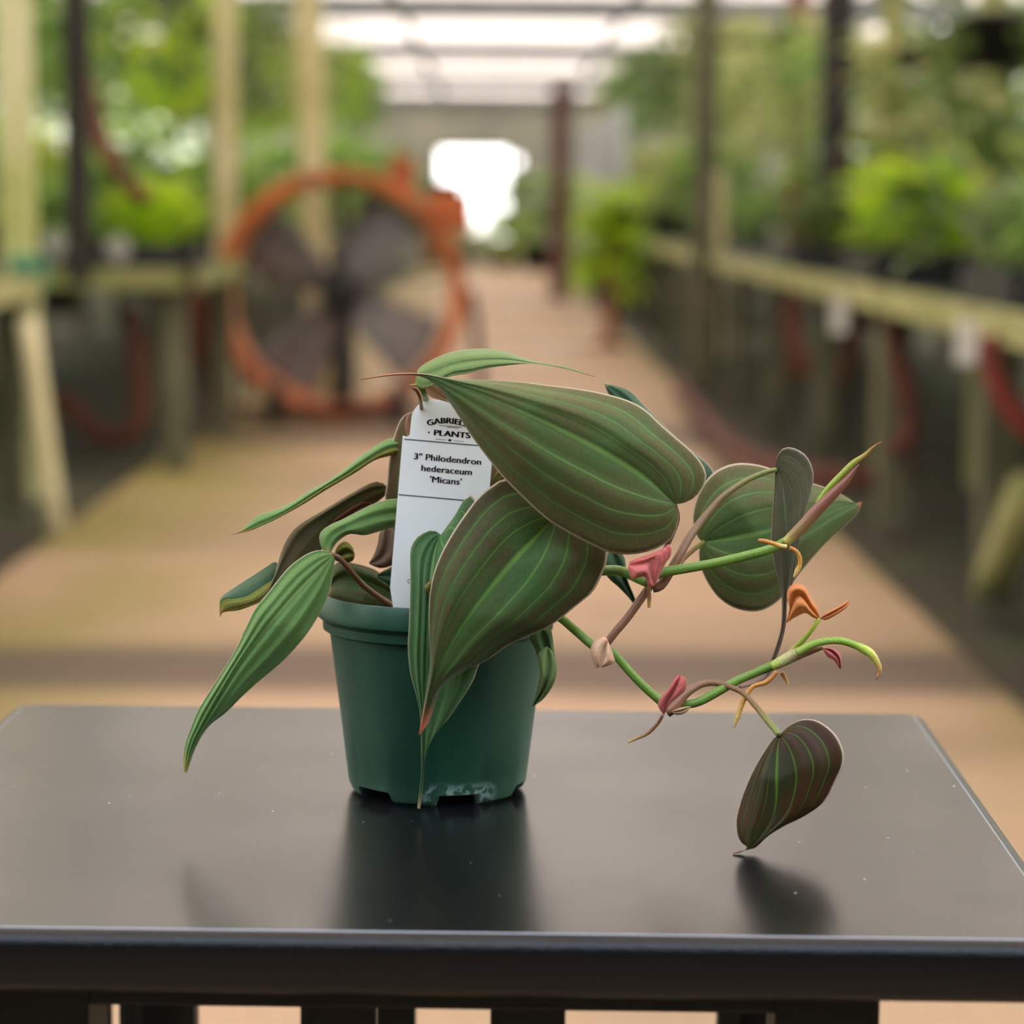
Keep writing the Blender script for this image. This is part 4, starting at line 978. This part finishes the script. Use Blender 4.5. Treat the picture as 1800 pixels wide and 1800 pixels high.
# bench plants on the long bench
row('r', 1.60, frange(4.9,18.4,1.05), 'bushy', lambda y, q: 'lime' if 8.3 < y < 12.6 else ch('green','deep'), lambda y: BZ, lambda y: .42+rnd.uniform(0,.15), 'aisle side row on the long bench', 'plants on the long bench')
row('r', 2.05, frange(5.4,18.4,.95), 'bushy', lambda y, q: 'lime' if 10.8 < y < 14.5 else ch('green','deep','grey'), lambda y: BZ, lambda y: .72+rnd.uniform(0,.2), 'middle row on the long bench', 'plants on the long bench')
row('r', 2.62, frange(6.5,18.4,1.0), 'bushy', lambda y, q: ch('green','deep','grey'), lambda y: BZ, lambda y: .95+rnd.uniform(0,.2), 'back row on the long bench', 'plants on the long bench')
row('r', 1.65, frange(20.5,33,1.3), 'bushy', lambda y, q: ch('green','deep','grey'), lambda y: BZ, lambda y: 1.35, 'row on the far bench', 'plants on the far bench')
# hanging baskets
for x, w, st in ((-1.55,'aisle row above the bench behind the fan',1.25),(-2.2,'middle row above the bench behind the fan',1.25),(-3.0,'outer row above the bench behind the fan',2.3)):
    row('l', x, frange(8.8 if x > -1.6 else 9.4,33,st), 'trailing', lambda y, q: ch('green','green','deep','lime' if rnd.random() < .4 else 'grey'), lambda y: min(2.3, 1.35+.045*(y-8)+rnd.uniform(0,.45)), lambda y: rnd.uniform(.8,1.15), w, 'hanging baskets over the bench behind the fan')
for x, w, st in ((1.42,'aisle row above the long bench',1.7),(2.05,'middle row above the long bench',1.5),(2.9,'outer row above the long bench',2.3)):
    row('r', x, frange(7.2 if x < 1.5 else 7.8,33,st), 'trailing', lambda y, q: ch('deep','green','deep','grey'), lambda y: min(2.25, .86+.066*y*rnd.uniform(.75,1.0)), lambda y: rnd.uniform(.85,1.2), w, 'hanging baskets over the long bench')
# tall shrubs against the walls
for sgn, nm in ((-1,'behind the fan side bench'),(1,'behind the long bench')):
    for q, y in enumerate(frange(9.5,33,4.6 if sgn < 0 else 7.5)):
        t = place('bushy', rnd.randrange(3), ch('deep','green'), (sgn*rnd.uniform(3.8,3.95), y, .0), rnd.uniform(2.0,2.5), rnd.random()*6, f'tall dark shrub standing {nm}, {ORD[q]}{" one" if q==0 else ""} from the camera', 'tall shrubs along the walls', 'shrub')
for q, (x, y) in enumerate(((-2.2,37),(-2.0,41),(-2.6,33.5),(2.2,36.5),(1.9,40.5),(1.5,44.0),(-2.1,44.4))):
    place('bushy', q % 3, ('green','deep')[q % 2], (x, y, 0), rnd.uniform(2.7,3.3) if abs(x) > 1.5 else 2.3, q*1.1, f'distant shrub beside the doorway wall, {ORD[q]}{" one" if q==0 else ""}', 'distant shrubs near the doorway', 'shrub')
# the lime plant drooping off the end of the long bench
t = empty('drooping_lime_plant', 'bright lime plant trailing from a stand beside the far end of the long bench', 'potted plant', loc=(.77, 17.6, 0))
bm = bmesh.new(); lathe(bm, [(.001,0),(.13,0),(.12,.03),(.05,.06),(.045,.70),(.11,.74),(.001,.75)], 20); obj('stand', bm, M_TERRA, t)
bm = pot_bm(.12,.2)
for v in bm.verts: v.co.z += .745
obj('pot', bm, M_BLACKP, t); me = foliage(150,.21,.62,.24,.085,.6,31,'trail'); fo = mesh_obj('foliage', me, FM['lime'], t, (0,0,1.0)); fo.scale = (.85,.85,1.1)
place('bushy', 1, 'green', (1.42, 17.0, BZ), 1.15, 1.0, 'saturated green bush right beside the drooping lime plant', 'plants on the long bench')
# small plants around the doorway end
place('bushy', 0, 'lime', (.17, 42.5, 0), 1.5, .3, 'small round lime plant on the ground in front of the doorway', 'doorway plants')
place('bushy', 1, 'green', (.66, 40.5, 0), 2.6, 2.3, 'green bush right of the doorway on the ground', 'doorway plants')
place('bushy', 2, 'grey', (-.62, 43.5, 0), 1.4, 1.3, 'greyish plant on the ground left of the small lime plant', 'doorway plants')
for q, (x, y, s) in enumerate(((-.35,44.2,.62),(.10,44.6,.5),(-.85,44.8,.85))):
    o = obj('wooden_crate', boxbm(-s/2,s/2,-.2,.2,0,s*.9,bevel=.02), M_TERRA if q else M_SIGN, None, False); o.location = (x,y,0)
    tag(o, ('pale crate standing before the doorway','small brown crate standing before the doorway','large brown crate at the doorway corner')[q], 'crate')
# black trays with the pots, bench tops
for q in range(6):
    y = 9.15+q*.75
    o = obj('black_tray', boxbm(-.26,.26,-.3,.3,0,.10,bevel=.01), M_BLACKP, None, False); o.location = (-1.32, y+.0, BZ-.0)
    bpy.data.objects.remove(o)
for q in range(5):
    s = 1 if q % 2 else 0
trs = [(-1.56,9.3,'on the short bench, beside the dark pipe'),(-1.2,9.3,'on the short bench, beside the orange fan'),(1.28,5.95,'on the long bench nearest the photo edge'),(1.27,8.0,'on the long bench before the lime plants'),(1.27,10.1,'on the long bench, third along its edge')]
def tray(loc, lab):
    t_ = empty('nursery_tray', 'black nursery tray '+lab, 'tray', 'black trays', loc)
    bm = bmesh.new(); box(bm,-.17,.17,-.33,.33,0,.01)
    for a in ((-.17,-.16,-.33,.33),(.16,.17,-.33,.33),(-.17,.17,-.33,-.32),(-.17,.17,.32,.33)): box(bm, a[0],a[1],a[2],a[3],.01,.10)
    obj('tray_body', bm, M_BLACKP, t_, False); return t_
for q, (x, y, lab) in enumerate(trs):
    tray((x, y, BZ-.005), lab)
    for j in range(2):
        place('bushy', (q+j) % 3, ('green','lime','green','lime','deep')[q], (x, y-.16+.32*j, BZ+.005), .62 if q == 3 else .50, q+j*2.0, f'plant at the {("front","rear")[j]} of the tray '+lab, 'plants standing in the black trays')
# ---- paper signs on the left bench edge
for q, (px, py, lab) in enumerate(((98,428,'grey round sign on the bench behind the fan, nearer one'),(208,436,'grey round sign on the bench behind the fan, farther one'))):
    c = on_y(px, py, 8.945); o = obj('price_sign', bmesh.new(), M_SIGN, None, False)
    bm = bmesh.new(); m = Matrix.Rotation(PI/2,4,'X'); bmesh.ops.create_cone(bm, segments=24, radius1=.042, radius2=.042, depth=.006, cap_ends=True, matrix=m); box(bm,-.004,.004,-.002,.002,-(c.z-BZ)+.005,-.03)
    bm.to_mesh(o.data); bm.free(); o.location = c; tag(o, lab, 'sign', 'signs on the bench')
# teal clamp at the bench joint
c = on_y(50, 485, 8.02); o = obj('clamp', boxbm(-.05,.05,-.04,.04,-.06,.06,bevel=.012), plain('teal_plastic', srgb(70,140,110), .6), None, False); o.location = c
tag(o, 'teal plastic clamp on the lime stained post', 'clamp')

# ---- hang roots and stipules on their vine, petioles on their leaf
def vmin(a, b):
    va = [v.co for v in a.data.vertices][::7]; vb = [v.co for v in b.data.vertices][::5]
    return min((p-q).length for p in va for q in vb)
kids = list(plant.children)
vines = [o for o in kids if o.name.startswith('vine')]; leaves = [o for o in kids if o.name.split('.')[0] == 'leaf']
for o in kids:
    nm = o.name.split('.')[0]
    if nm in ('aerial_root', 'stipule', 'node'):
        o.parent = min(vines, key=lambda v: vmin(o, v)); o.matrix_parent_inverse = Matrix.Identity(4)
    elif nm == 'petiole':
        n_ = len(o.data.vertices); ends = [o.data.vertices[0].co, o.data.vertices[n_-1].co]
        best = min(leaves, key=lambda L: min((e-L.data.vertices[0].co).length for e in ends))
        if min((e-best.data.vertices[0].co).length for e in ends) < .004:
            o.parent = best; o.matrix_parent_inverse = Matrix.Identity(4)
